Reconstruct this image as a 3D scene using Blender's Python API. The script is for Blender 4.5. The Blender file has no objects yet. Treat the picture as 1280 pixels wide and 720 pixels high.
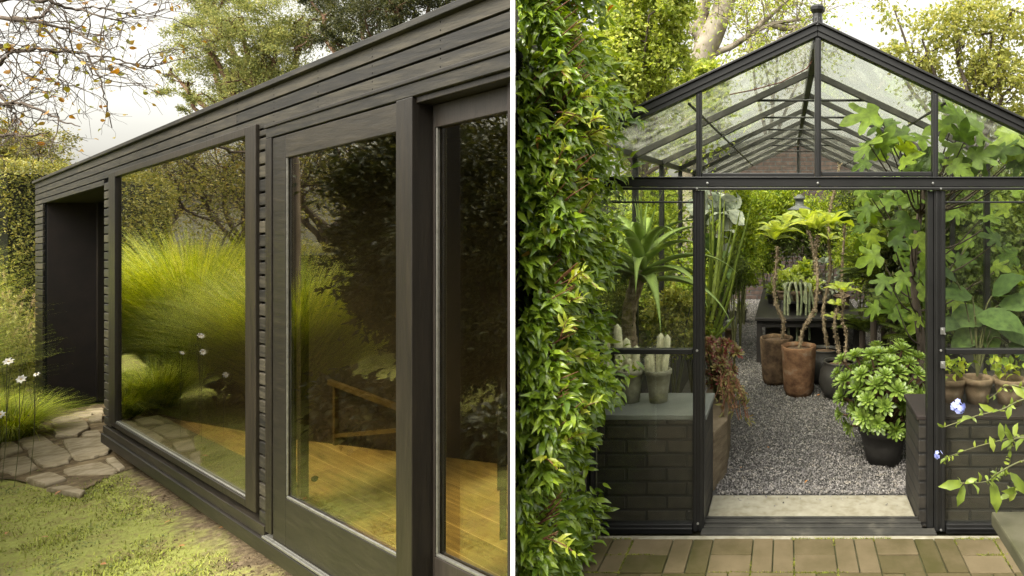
import bpy, math, random
import numpy as np
from mathutils import Vector, Matrix
R = math.radians
rng = np.random.default_rng(7)
random.seed(7)
scene = bpy.context.scene
col = scene.collection
# ------------------------------------------------------------------ camera maths (eye height 1.8, looking along +Y)
EYE = 1.8; FPX = 800.0; CX = 985.0; CY = 250.0
def W(px, py, Y):
    return np.array([(px-CX)/FPX*Y, Y, EYE-(py-CY)/FPX*Y])
def G(px, py, z=0.0):
    Y = (EYE-z)*FPX/(py-CY)
    return W(px, py, Y)
# cabin frame: origin A, local x runs along the facade towards the near end, local y into the cabin
A0 = np.array([-6.0, 5.7143])
UN = np.array([1182.0, -800.0]); UN = UN/np.linalg.norm(UN)
MN = np.array([-UN[1], UN[0]])
SL = 78.0/1427.3
Z0 = -0.43
def to_local(X, Y):
    d = np.array([X, Y])-A0
    return d@UN, d@MN
def zb(a): return Z0+SL*a
def FP(px, py, t=0.0):
    k = (px-CX)/FPX
    # ray (k*Y, Y): ((kY,Y)-A0).MN = t
    Y = (t+A0@MN)/(k*MN[0]+MN[1])
    a, _ = to_local(k*Y, Y)
    return a, EYE-(py-CY)/FPX*Y-zb(a)
def cab(a, t, h):
    p = A0+a*UN+t*MN
    return np.array([p[0], p[1], zb(a)+h])
GH = -0.13
def GL(px, py, h=GH):
    # point of the sloping left lawn plane under a pixel
    lo, hi = 0.5, 60.0
    for _ in range(60):
        Y = 0.5*(lo+hi); p = W(px, py, Y); a, t = to_local(p[0], p[1])
        if p[2] > zb(a)+h: lo = Y
        else: hi = Y
    return p
def mirror(px, py, Y):
    # place a real point in front of the cabin whose reflection stands in the glass at that depth
    p = W(px, py, Y); a, t = to_local(p[0], p[1])
    return cab(a, -t, p[2]-zb(a))
def gz(X, Y):
    a, t = to_local(X, Y)
    return zb(a)+GH
# ------------------------------------------------------------------ mesh builder
class MB:
    def __init__(s): s.V=[]; s.L=[]; s.S=[]; s.M=[]; s.n=0
    def add(s, V, F, mi=0):
        V = np.asarray(V, float).reshape(-1, 3)
        if isinstance(F, np.ndarray):
            s.L.append((F+s.n).ravel()); s.S.append(np.full(len(F), F.shape[1])); s.M.append(np.full(len(F), mi))
        else:
            s.L.append(np.array([i for f in F for i in f], dtype=np.int64)+s.n); s.S.append(np.array([len(f) for f in F])); s.M.append(np.full(len(F), mi))
        s.V.append(V); s.n += len(V)
    def box(s, x0, x1, y0, y1, z0, z1, f=None, mi=0):
        V = np.array([(x, y, z) for x in (x0, x1) for y in (y0, y1) for z in (z0, z1)], float)
        if f: V = np.array([f(*v) for v in V])
        s.add(V, [(0,1,3,2),(4,6,7,5),(0,4,5,1),(2,3,7,6),(0,2,6,4),(1,5,7,3)], mi)
    def bar(s, p, q, w, h, up=(0,0,1), mi=0):
        p = np.array(p, float); q = np.array(q, float); d = q-p; d /= np.linalg.norm(d)
        sd = np.cross(d, up)
        if np.linalg.norm(sd) < 1e-6: sd = np.array([1.0,0,0])
        sd /= np.linalg.norm(sd); u = np.cross(sd, d)
        V = [e+sd*w/2*i+u*h/2*j for e in (p, q) for i in (-1, 1) for j in (-1, 1)]
        s.add(V, [(0,1,3,2),(4,6,7,5),(0,4,5,1),(2,3,7,6),(0,2,6,4),(1,5,7,3)], mi)
    def tube(s, P, r, n=8, mi=0, cap=True):
        P = np.asarray(P, float); k = len(P); r = np.broadcast_to(np.asarray(r, float), (k,))
        T = np.gradient(P, axis=0); T /= np.linalg.norm(T, axis=1)[:,None]+1e-9
        ref = np.array([0,0,1.0]) if abs(T[0,2]) < .9 else np.array([1.0,0,0])
        u = np.cross(T[0], ref); u /= np.linalg.norm(u); rows = []
        th = np.arange(n)*2*np.pi/n
        for i in range(k):
            u = u-T[i]*(u@T[i]); u /= np.linalg.norm(u)+1e-9; v = np.cross(T[i], u)
            rows.append(P[i]+r[i]*(np.cos(th)[:,None]*u+np.sin(th)[:,None]*v))
        V = np.vstack(rows); i, j = np.meshgrid(np.arange(k-1), np.arange(n), indexing='ij')
        a = i*n+j; b = i*n+(j+1)%n
        F = np.stack([a, b, b+n, a+n], -1).reshape(-1, 4)
        s.add(V, F, mi)
        if cap: s.add(V[:n], [tuple(range(n))[::-1]], mi); s.add(V[-n:], [tuple(range(n))], mi)
    def lathe(s, prof, c=(0,0,0), n=28, mi=0, wob=0.0, sc=(1,1)):
        prof = np.asarray(prof, float); k = len(prof); th = np.arange(n)*2*np.pi/n
        V = np.zeros((k, n, 3)); w = 1+wob*np.sin(th*3+1)+wob*np.sin(th*5)
        V[...,0] = prof[:,0,None]*np.cos(th)*w*sc[0]; V[...,1] = prof[:,0,None]*np.sin(th)*w*sc[1]; V[...,2] = prof[:,1,None]
        V = V.reshape(-1,3)+np.asarray(c, float)
        i, j = np.meshgrid(np.arange(k-1), np.arange(n), indexing='ij'); a = i*n+j; b = i*n+(j+1)%n
        s.add(V, np.stack([a, b, b+n, a+n], -1).reshape(-1, 4), mi)
    def inst(s, tpl, P, D, N, S, mi=0, sw=None):
        tV, tF = tpl; P = np.asarray(P, float); n = len(P)
        if n == 0: return
        D = np.asarray(D, float)/ (np.linalg.norm(D, axis=1)[:,None]+1e-9)
        X = np.cross(D, N); X /= np.linalg.norm(X, axis=1)[:,None]+1e-9; Z = np.cross(X, D)
        S = np.broadcast_to(np.asarray(S, float), (n,))
        B = np.stack([X, D, Z], 1)*S[:,None,None]      # rows are axes
        V = np.einsum('vk,nkj->nvj', tV, B)+P[:,None,:]
        k = len(tV)
        for F in tF:
            FF = (F[None]+(np.arange(n)*k)[:,None,None]).reshape(-1, F.shape[1])
            s.L.append((FF+s.n).ravel()); s.S.append(np.full(len(FF), F.shape[1])); s.M.append(np.full(len(FF), mi))
        s.V.append(V.reshape(-1,3)); s.n += n*k
    def build(s, name, mats, parent=None, smooth=False, bevel=0, loc=None):
        V = np.vstack(s.V); L = np.concatenate(s.L).astype(np.int32); S = np.concatenate(s.S).astype(np.int32)
        if loc is not None: V = V-np.asarray(loc, float)
        me = bpy.data.meshes.new(name)
        me.vertices.add(len(V)); me.vertices.foreach_set('co', V.astype(np.float32).ravel())
        me.loops.add(len(L)); me.loops.foreach_set('vertex_index', L)
        me.polygons.add(len(S)); me.polygons.foreach_set('loop_start', np.concatenate([[0], np.cumsum(S)[:-1]]).astype(np.int32))
        me.polygons.foreach_set('loop_total', S)
        if not isinstance(mats, (list, tuple)): mats = [mats]
        for m in mats: me.materials.append(m)
        me.polygons.foreach_set('material_index', np.concatenate(s.M).astype(np.int32))
        me.update(calc_edges=True)
        me.polygons.foreach_set('use_smooth', np.full(len(S), smooth))
        o = bpy.data.objects.new(name, me); col.objects.link(o)
        if loc is not None: o.location = loc
        if parent is not None: o.parent = parent
        if bevel:
            b = o.modifiers.new('bevel', 'BEVEL'); b.width = bevel; b.segments = 2; b.limit_method = 'ANGLE'
        return o
def tag(o, label, cat, group=None):
    o['label'] = label; o['category'] = cat
    if group: o['group'] = group
    return o
def thing(name, label, cat, loc=(0,0,0), rz=0, group=None):
    o = bpy.data.objects.new(name, None); col.objects.link(o); o.empty_display_size = .1
    o.location = loc; o.rotation_euler = (0,0,rz)
    return tag(o, label, cat, group)
def struct(o): o['kind'] = 'structure'; return o
def stuff(o): o['kind'] = 'stuff'; return o
# ------------------------------------------------------------------ materials
def newmat(name):
    m = bpy.data.materials.new(name); m.use_nodes = True; nt = m.node_tree
    return m, nt, nt.nodes, nt.links, nt.nodes['Principled BSDF']
def ramp(nd, stops):
    r = nd.new('ShaderNodeValToRGB'); e = r.color_ramp.elements
    while len(e) < len(stops): e.new(0.5)
    for i, (p, c) in enumerate(stops): e[i].position = p; e[i].color = (*c, 1)
    return r
def noise_mat(name, stops, scale=5, rough=.7, stretch=(1,1,1), bump=.2, bdist=.01, detail=6, spec=.4, sc2=None, island=0.0, coat=0):
    m, nt, nd, ln, b = newmat(name)
    tc = nd.new('ShaderNodeTexCoord'); mp = nd.new('ShaderNodeMapping'); mp.inputs['Scale'].default_value = stretch
    ln.new(tc.outputs['Object'], mp.inputs[0]); n = nd.new('ShaderNodeTexNoise'); n.inputs['Scale'].default_value = scale; n.inputs['Detail'].default_value = detail
    n.inputs['Roughness'].default_value = .65
    ln.new(mp.outputs[0], n.inputs['Vector']); r = ramp(nd, stops); fac = n.outputs['Fac']
    if sc2:
        n2 = nd.new('ShaderNodeTexNoise'); n2.inputs['Scale'].default_value = sc2; n2.inputs['Detail'].default_value = 3; ln.new(mp.outputs[0], n2.inputs['Vector'])
        mm = nd.new('ShaderNodeMath'); mm.operation = 'ADD'; ln.new(fac, mm.inputs[0]); ln.new(n2.outputs['Fac'], mm.inputs[1])
        m2 = nd.new('ShaderNodeMath'); m2.operation = 'MULTIPLY'; m2.inputs[1].default_value = .5; ln.new(mm.outputs[0], m2.inputs[0]); fac = m2.outputs[0]
    if island:
        g = nd.new('ShaderNodeNewGeometry'); ma = nd.new('ShaderNodeMath'); ma.operation = 'MULTIPLY_ADD'; ma.inputs[1].default_value = island; ma.inputs[2].default_value = -island/2
        ln.new(g.outputs['Random Per Island'], ma.inputs[0]); ad = nd.new('ShaderNodeMath'); ad.operation = 'ADD'; ln.new(fac, ad.inputs[0]); ln.new(ma.outputs[0], ad.inputs[1]); fac = ad.outputs[0]
    ln.new(fac, r.inputs[0]); ln.new(r.outputs[0], b.inputs['Base Color'])
    b.inputs['Roughness'].default_value = rough; b.inputs['Specular IOR Level'].default_value = spec; b.inputs['Coat Weight'].default_value = coat
    if bump:
        bp = nd.new('ShaderNodeBump'); bp.inputs['Strength'].default_value = bump; bp.inputs['Distance'].default_value = bdist
        ln.new(n.outputs['Fac'], bp.inputs['Height']); ln.new(bp.outputs[0], b.inputs['Normal'])
    return m
def leaf_mat(name, cols, trans=.35, rough=.45, spec=.4, tcol=None):
    m, nt, nd, ln, b = newmat(name)
    g = nd.new('ShaderNodeNewGeometry'); r = ramp(nd, [(i/max(1, len(cols)-1), c) for i, c in enumerate(cols)])
    ln.new(g.outputs['Random Per Island'], r.inputs[0])
    tc = nd.new('ShaderNodeTexCoord'); nz = nd.new('ShaderNodeTexNoise'); nz.inputs['Scale'].default_value = 26; nz.inputs['Detail'].default_value = 5; ln.new(tc.outputs['Object'], nz.inputs['Vector'])
    nr = ramp(nd, [(.32, (.62,.60,.62)), (.52, (1,1,1)), (.72, (1.35,1.28,1.15))]); ln.new(nz.outputs['Fac'], nr.inputs[0])
    mm = nd.new('ShaderNodeMix'); mm.data_type = 'RGBA'; mm.blend_type = 'MULTIPLY'; mm.inputs[0].default_value = 1; ln.new(r.outputs[0], mm.inputs[6]); ln.new(nr.outputs[0], mm.inputs[7]); colo = mm.outputs[2]
    ln.new(colo, b.inputs['Base Color'])
    b.inputs['Roughness'].default_value = rough; b.inputs['Specular IOR Level'].default_value = spec
    t = nd.new('ShaderNodeBsdfTranslucent'); hs = nd.new('ShaderNodeHueSaturation'); hs.inputs['Saturation'].default_value = 1.15; hs.inputs['Value'].default_value = 1.6; hs.inputs['Hue'].default_value = .485
    ln.new(colo, hs.inputs['Color']); ln.new(hs.outputs[0], t.inputs['Color'])
    mx = nd.new('ShaderNodeMixShader'); mx.inputs[0].default_value = trans
    ln.new(b.outputs[0], mx.inputs[1]); ln.new(t.outputs[0], mx.inputs[2]); ln.new(mx.outputs[0], nd['Material Output'].inputs['Surface'])
    return m
def glass_mat(name, tint=(.96,.97,.93), f0=.04, gain=1.0, dirt=0.0, rough=0.0):
    m, nt, nd, ln, b = newmat(name); nd.remove(b)
    g = nd.new('ShaderNodeNewGeometry'); dt = nd.new('ShaderNodeVectorMath'); dt.operation = 'DOT_PRODUCT'
    ln.new(g.outputs['Incoming'], dt.inputs[0]); ln.new(g.outputs['Normal'], dt.inputs[1])
    def mth(op, a, bv=None):
        x = nd.new('ShaderNodeMath'); x.operation = op; x.use_clamp = op in ('SUBTRACT','MULTIPLY_ADD')
        for i, v in enumerate((a, bv)):
            if v is None: continue
            if hasattr(v, 'links'): ln.new(v, x.inputs[i])
            else: x.inputs[i].default_value = v
        return x.outputs[0]
    ab = mth('ABSOLUTE', dt.outputs['Value']); om = mth('SUBTRACT', 1.0, ab); pw = mth('POWER', om, 5.0); ml = mth('MULTIPLY', pw, (1-f0)*gain); fr = mth('ADD', ml, f0)
    tr = nd.new('ShaderNodeBsdfTransparent'); tr.inputs[0].default_value = (*tint, 1); gl = nd.new('ShaderNodeBsdfGlossy'); gl.inputs['Roughness'].default_value = rough
    gl.inputs['Color'].default_value = (1,1,1,1)
    mx = nd.new('ShaderNodeMixShader'); ln.new(fr, mx.inputs[0]); ln.new(tr.outputs[0], mx.inputs[1]); ln.new(gl.outputs[0], mx.inputs[2]); out = mx.outputs[0]
    if dirt:
        tc = nd.new('ShaderNodeTexCoord'); n = nd.new('ShaderNodeTexNoise'); n.inputs['Scale'].default_value = 9; n.inputs['Detail'].default_value = 8; n.inputs['Roughness'].default_value = .75
        ln.new(tc.outputs['Object'], n.inputs['Vector']); r = ramp(nd, [(.42, (0,0,0)), (.75, (dirt,)*3)]); ln.new(n.outputs['Fac'], r.inputs[0])
        df = nd.new('ShaderNodeBsdfDiffuse'); df.inputs[0].default_value = (.55,.55,.5,1); tl = nd.new('ShaderNodeBsdfTranslucent'); tl.inputs[0].default_value = (.6,.6,.55,1)
        ad = nd.new('ShaderNodeMixShader'); ln.new(df.outputs[0], ad.inputs[1]); ln.new(tl.outputs[0], ad.inputs[2])
        m2 = nd.new('ShaderNodeMixShader'); ln.new(r.outputs[0], m2.inputs[0]); ln.new(out, m2.inputs[1]); ln.new(ad.outputs[0], m2.inputs[2]); out = m2.outputs[0]
    ln.new(out, nd['Material Output'].inputs['Surface'])
    return m
def brick_mat(name, c1, c2, mortar, scale, bw, rh, ms=.01, axes='xz', bump=.6, rough=.85, nscale=14):
    m, nt, nd, ln, b = newmat(name)
    tc = nd.new('ShaderNodeTexCoord'); sp = nd.new('ShaderNodeSeparateXYZ'); cb = nd.new('ShaderNodeCombineXYZ')
    ln.new(tc.outputs['Object'], sp.inputs[0]); ln.new(sp.outputs['XYZ'.index(axes[0].upper())], cb.inputs[0]); ln.new(sp.outputs['XYZ'.index(axes[1].upper())], cb.inputs[1])
    br = nd.new('ShaderNodeTexBrick'); ln.new(cb.outputs[0], br.inputs['Vector']); br.inputs['Scale'].default_value = scale
    br.inputs['Color1'].default_value = (*c1,1); br.inputs['Color2'].default_value = (*c2,1); br.inputs['Mortar'].default_value = (*mortar,1)
    br.inputs['Mortar Size'].default_value = ms; br.inputs['Brick Width'].default_value = bw; br.inputs['Row Height'].default_value = rh; br.inputs['Mortar Smooth'].default_value = .3
    n = nd.new('ShaderNodeTexNoise'); n.inputs['Scale'].default_value = nscale; n.inputs['Detail'].default_value = 8; ln.new(tc.outputs['Object'], n.inputs['Vector'])
    r = ramp(nd, [(.3, (.55,.55,.5)), (.7, (1.35,1.35,1.3))]); ln.new(n.outputs['Fac'], r.inputs[0])
    mx = nd.new('ShaderNodeMix'); mx.data_type = 'RGBA'; mx.blend_type = 'MULTIPLY'; mx.inputs[0].default_value = 1
    ln.new(br.outputs['Color'], mx.inputs[6]); ln.new(r.outputs[0], mx.inputs[7]); ln.new(mx.outputs[2], b.inputs['Base Color'])
    b.inputs['Roughness'].default_value = rough
    bp = nd.new('ShaderNodeBump'); bp.inputs['Strength'].default_value = bump; bp.inputs['Distance'].default_value = .006; bp.invert = True
    ln.new(br.outputs['Fac'], bp.inputs['Height']); b2 = nd.new('ShaderNodeBump'); b2.inputs['Strength'].default_value = .25; b2.inputs['Distance'].default_value = .004
    ln.new(n.outputs['Fac'], b2.inputs['Height']); ln.new(bp.outputs[0], b2.inputs['Normal']); ln.new(b2.outputs[0], b.inputs['Normal'])
    return m
# ------------------------------------------------------------------ templates (leaf along +Y, normal +Z)
def T_oval(w=.42, fold=.10, droop=.14, tip=1.0, wide=.4):
    V = np.array([(0,0,0),(0,.33,.04),(0,.68,.02),(0,tip,-droop),(-w/2*.75,.2,fold*.8),(-w/2,wide+.08,fold),(-w/2*.62,.76,fold*.4),(w/2*.75,.2,fold*.8),(w/2,wide+.08,fold),(w/2*.62,.76,fold*.4)], float)
    tri = np.array([(0,1,4),(6,2,3),(0,7,1),(9,3,2)]); q = np.array([(4,1,2,5),(7,8,2,1)]); t2 = np.array([(5,2,6),(8,9,2)])
    return V, [np.vstack([tri, t2]), q]
def T_small(w=.5, fold=.08):
    V = np.array([(0,0,0),(-w/2,.45,fold),(0,1,-.05),(w/2,.45,fold)], float)
    return V, [np.array([(0,2,1),(0,3,2)])]
def T_tri(w=.4): return np.array([(-w/2,0,0),(w/2,0,0),(0,1,0)], float), [np.array([(0,1,2)])]
def T_fig():
    out = [(.05,0),(.22,-.10),(.40,.0),(.50,.16),(.40,.22),(.28,.26),(.40,.42),(.58,.56),(.60,.70),(.46,.72),(.30,.62),(.16,.52),(.22,.72),(.20,.90),(.09,1.04),(0,1.12)]
    pts = out+[(-x, y) for x, y in out[::-1][1:]]
    def z(x, y): return .10*abs(x)-.25*(y-.3)**2+.03*math.sin(9*x+5*y)
    V = [(0,.22,z(0,.22))]+[(x, y, z(x, y)-.12*abs(x)**1.5) for x, y in pts]
    n = len(pts); F = np.array([(0,1+i,1+(i+1)%n) for i in range(n)])[:, ::-1]
    return np.array(V), [F]
def merge(parts):
    V = []; T = []; Q = []; n = 0
    for v, fs in parts:
        V.append(v)
        for f in fs: (T if f.shape[1] == 3 else Q).append(f+n)
        n += len(v)
    return np.vstack(V), [np.vstack(x) for x in (T, Q) if x]
def xf(tpl, rz=0, rx=0, s=1, loc=(0,0,0)):
    v, f = tpl; M = Matrix.Rotation(rz, 3, 'Z') @ Matrix.Rotation(rx, 3, 'X'); M = np.array(M)*s
    return v@M.T+np.array(loc), f
def T_spat():
    V = np.array([(0,0,0),(-.05,.05,.01),(.05,.05,.01),(-.10,.5,.05),(0,.5,.0),(.10,.5,.05),(-.165,.80,.07),(0,.82,.03),(.165,.80,.07),(-.09,.96,.06),(0,1.05,.04),(.09,.96,.06)], float)
    return V, [np.array([(1,0,4),(1,4,3),(0,2,5),(0,5,4),(6,7,9),(9,7,10),(7,8,11),(7,11,10)]), np.array([(3,4,7,6),(4,5,8,7)])]
def T_rosette(n=32, w=.42):
    ps = []; l = T_spat()
    for i in range(n):
        k = i/n; ps.append(xf(l, i*2.39996, R(4+66*k**1.1), .56*(1-.62*k), (0,0,.02+.07*k)))
    return merge(ps)      # axis +Z here
def T_frond(n=17, w=.30, arch=.55):
    ps = []; lf = T_small(.26, .02)
    ys = np.linspace(.12, 1, n)
    for y in ys:
        z = arch*(y-y*y*1.15); L = w*math.sin(math.pi*(.12+.86*(1-y)**.8*1.0))*.9+.03
        for sgn in (-1, 1):
            v, f = xf(lf, -sgn*R(68), 0, L, (0, y, z)); v = v.copy(); v[:,2] -= .25*np.abs(v[:,0])
            ps.append((v, f))
    yy = np.linspace(0, 1, 8); V = []; 
    for y in yy:
        z = arch*(y-y*y*1.15); V += [(-.008, y, z), (.008, y, z)]
    ps.append((np.array(V), [np.array([(2*i, 2*i+1, 2*i+3, 2*i+2) for i in range(7)])]))
    return merge(ps)
OV = T_oval(); OVN = T_oval(.3, .08, .2); OVW = T_oval(.62, .12, .2); SM = T_small(); SMN = T_small(.3); TRI = T_tri(); FIG = T_fig(); ROS = T_rosette(); FROND = T_frond()
def rdir(n, zb_=0.0, r=None):
    r = r or rng; v = r.normal(size=(n,3)); v[:,2] += zb_; return v/np.linalg.norm(v, axis=1)[:,None]
def ray(a): return np.array([a])
# grass / strap leaves: every blade a curved strip
def blades(mb, base, az, L, w, lean, droop, seg=5, mi=0, fold=0.0):
    n = len(base); t = np.linspace(0, 1, seg+1)
    rad = L[:,None]*(lean[:,None]*t+droop[:,None]*t**2.2*.9); z = L[:,None]*(t*np.sqrt(np.clip(1-lean**2, .05, 1))[:,None]-droop[:,None]*t**2.6*.75)
    c, s_ = np.cos(az)[:,None], np.sin(az)[:,None]
    P = np.stack([base[:,0,None]+rad*c, base[:,1,None]+rad*s_, base[:,2,None]+z], -1)
    ww = (w[:,None]*(1-t**1.6)*.5+.0004)
    side = np.stack([-s_+0*t, c+0*t, 0*rad], -1)*ww[...,None]
    V = np.stack([P-side, P+side], 2).reshape(n, -1, 3); k = V.shape[1]
    f = np.array([(2*i, 2*i+1, 2*i+3, 2*i+2) for i in range(seg)])
    F = (f[None]+(np.arange(n)*k)[:,None,None]).reshape(-1, 4)
    mb.add(V.reshape(-1,3), F, mi)
# clumpy crown of leaves
def crown(mb, c, rad, n, size, tpl=SM, clumps=30, cs=.25, up=.3, mi=0, shell=.6, r=None, flat=.0, down=0.0):
    r = r or rng; c = np.asarray(c, float); rad = np.asarray(rad, float)
    d = rdir(clumps, 0, r); k = (shell+(1-shell)*r.random(clumps))[:,None]*np.where(r.random(clumps) < .25, r.random(clumps), 1)[:,None]
    cc = c+d*k*rad; i = r.integers(0, clumps, n); csz = cs*(.6+.8*r.random(clumps))
    P = cc[i]+r.normal(size=(n,3))*(csz[i][:,None])*rad.mean()*np.array([1,1,.75])
    D = rdir(n, 0, r)+(P-c)/rad*.6; D[:,2] -= down
    N = rdir(n, up*3, r)
    mb.inst(tpl, P, D, N, size*(.6+.8*r.random(n)), mi)
    return cc
# branching
def grow(mb, p, d, L, r, depth, g, tips, up=.12, spread=.7, kids=(2,4), seg=6, wob=.16, mi=0, shrink=.62, rs=.55, minr=.003, sides=6):
    p = np.array(p, float); d = np.array(d, float); d /= np.linalg.norm(d)
    P = [p.copy()]; Ds = [d.copy()]
    for i in range(seg):
        d = d+g.normal(size=3)*wob; d[2] += up*.25; d /= np.linalg.norm(d); p = p+d*L/seg; P.append(p.copy()); Ds.append(d.copy())
    mb.tube(P, np.linspace(r, max(minr*.6, r*rs), seg+1), sides if r > .02 else 4, mi, cap=False)
    if depth <= 1:
        for q, dd in zip(P[1:], Ds[1:]): tips.append((q, dd))
    if depth == 0: return
    n = g.integers(kids[0], kids[1]+1)
    for k in range(n):
        i = min(seg, int(seg*(.35+.65*(k+g.random()*.6)/n))+1); nd_ = Ds[i]+g.normal(size=3)*spread; nd_[2] += up
        grow(mb, P[i], nd_, L*shrink*(.75+.5*g.random()), max(minr, r*rs*(.8+.3*g.random())), depth-1, g, tips, up, spread, kids, seg, wob, mi, shrink, rs, minr, sides)
def leaves_on(mb, tips, n, size, tpl, g, jit=.08, up=.5, mi=0, hang=.3):
    T = np.array([t[0] for t in tips]); Dd = np.array([t[1] for t in tips]); i = g.integers(0, len(T), n)
    D = Dd[i]*.5+rdir(n, 0, g); D[:,2] -= hang
    mb.inst(tpl, T[i]+g.normal(size=(n,3))*jit, D, rdir(n, up*3, g), size*(.6+.7*g.random(n)), mi)
# =================================================================== LEFT: timber cabin in its garden
M = {}
def woodm(name, stretch, stops, rough=.55, spec=.45, bump=.35):
    return noise_mat(name, stops, 4.2, rough, stretch, bump*1.6, .005, 12, spec, island=.30)
WS = [(.36,(0.0064,0.0053,0.0037)),(.46,(0.0160,0.0135,0.0091)),(.55,(0.0281,0.0239,0.0162)),(.70,(0.0510,0.0432,0.0289))]
M['wood_h'] = woodm('black_timber_horizontal', (.7, 9, 9), WS)
M['wood_v'] = woodm('black_timber_vertical', (9, 9, .7), WS)
WD = [(.25,(0.0053,0.0035,0.0020)),(.5,(0.0117,0.0084,0.0052)),(.8,(0.0235,0.0170,0.0107))]
M['reveal'] = woodm('dark_reveal_timber', (7, 7, .8), [(.3,(.012,.009,.007)),(.7,(.026,.020,.016))], .5)
M['frame_v'] = woodm('frame_timber_vertical', (7, 7, .8), WD, .48)
M['frame_h'] = woodm('frame_timber_horizontal', (.8, 7, 7), [(.25,(0.0056,0.0045,0.0030)),(.5,(0.0127,0.0101,0.0068)),(.8,(0.0301,0.0239,0.0155))], .48)
M['dark'] = noise_mat('dark_stained_panel', [(.3,(0.0090,0.0065,0.0060)),(.7,(0.0195,0.0130,0.0108))], 4, .7, (0.9000,0.9000,0.9000), .1)
M['gap'] = noise_mat('black_membrane', [(.3,(.003,.003,.003)),(.7,(.005,.005,.005))], 4, .9, bump=0)
M['cabglass'] = glass_mat('cabin_glass', (.90,.86,.70), .09, .95)
M['alu'] = noise_mat('brushed_aluminium_strip', [(.3,(0.2100,0.2040,0.1856)),(.7,(0.3300,0.3240,0.2900))], 30, .35, bump=.05)
M['alu'].node_tree.nodes['Principled BSDF'].inputs['Metallic'].default_value = .7
M['white'] = noise_mat('white_divider', [(.3,(.84,.83,.81)),(.7,(.90,.89,.87))], 6, .5, bump=.05)
M['green_sill'] = noise_mat('green_grey_sill', [(.3,(.07,.085,.065)),(.7,(.12,.135,.10))], 8, .6)
M['pine'] = woodm('pale_pine', (0.3159,0.3656,0.2124), [(.3,(0.0463,0.0292,0.0094)),(.6,(0.0716,0.0488,0.0189)),(.8,(0.0884,0.0634,0.0259))], .5)
# oak boards
def floor_mat():
    m, nt, nd, ln, b = newmat('oak_floor_boards')
    tc = nd.new('ShaderNodeTexCoord'); mp = nd.new('ShaderNodeMapping'); ln.new(tc.outputs['Object'], mp.inputs[0])
    mp.inputs['Rotation'].default_value = (0,0,R(2))
    br = nd.new('ShaderNodeTexBrick'); ln.new(mp.outputs[0], br.inputs['Vector']); br.inputs['Scale'].default_value = 1
    br.inputs['Color1'].default_value = (.30,.220,.095,1); br.inputs['Color2'].default_value = (.20,.145,.062,1); br.inputs['Mortar'].default_value = (.40,.31,.16,1)
    br.inputs['Mortar Size'].default_value = .003; br.inputs['Brick Width'].default_value = 1.7; br.inputs['Row Height'].default_value = .15; br.offset = .37
    m2 = nd.new('ShaderNodeMapping'); ln.new(mp.outputs[0], m2.inputs[0]); m2.inputs['Scale'].default_value = (1.2, 14, 1)
    n = nd.new('ShaderNodeTexNoise'); n.inputs['Scale'].default_value = 2.5; n.inputs['Detail'].default_value = 9; ln.new(m2.outputs[0], n.inputs['Vector'])
    r = ramp(nd, [(.25,(.45,.40,.34)),(.5,(.95,.93,.9)),(.75,(1.35,1.35,1.3))]); ln.new(n.outputs['Fac'], r.inputs[0])
    mx = nd.new('ShaderNodeMix'); mx.data_type = 'RGBA'; mx.blend_type = 'MULTIPLY'; mx.inputs[0].default_value = 1
    ln.new(br.outputs['Color'], mx.inputs[6]); ln.new(r.outputs[0], mx.inputs[7]); ln.new(mx.outputs[2], b.inputs['Base Color'])
    b.inputs['Roughness'].default_value = .45
    return m
M['oak'] = floor_mat()

cabin = thing('garden_cabin', 'long low cabin clad in black stained timber boards with big windows', 'cabin', (A0[0], A0[1], Z0), math.atan2(UN[1], UN[0]))
cf = lambda x, y, z: (x, y, z+SL*x)
def cb(mb, a0, a1, t0, t1, h0, h1, mi=0):
    f = cf
    if abs(a1-aN) < 1e-6: f = lambda x, y, z: cf(end_a(y)-.003 if x == a1 else x, y, z)
    mb.box(a0, a1, t0, t1, h0, h1, f, mi)
def cpart(name, boxes, mat, parent=None, bevel=.003):
    mb = MB()
    for b in boxes: cb(mb, *b)
    return mb.build(name, mat, parent or cabin, bevel=bevel)
aF = FP(44, 300)[0]; aN = FP(638.3, 300)[0]
H = 2.70; T = .02          # cladding thickness
TH = 1.36
Lr = np.array([(638.3-CX)/FPX, 1.0]); Lr /= np.linalg.norm(Lr)
def end_a(t):              # the near end wall runs straight back beside the hedge
    return aN+(Lr@UN)*t/(Lr@MN)
# measured openings
p0 = FP(53, 300)[0]; p1 = FP(130, 300)[0]; ph = .5*(FP(130, 232)[1]+FP(56, 252)[1])
w0 = FP(139, 300)[0]; w1 = FP(324, 300)[0]; wh1 = .5*(FP(140, 216)[1]+FP(320, 157)[1]); wh0 = .5*(FP(141, 532)[1]+FP(320, 635)[1])
g0 = FP(147, 300)[0]; g1 = FP(311, 300)[0]
d0 = FP(333, 300)[0]; fas = 2.70-.245
print('cab', aF, aN, 'porch', p0, p1, ph, 'win', w0, w1, wh0, wh1)
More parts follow.
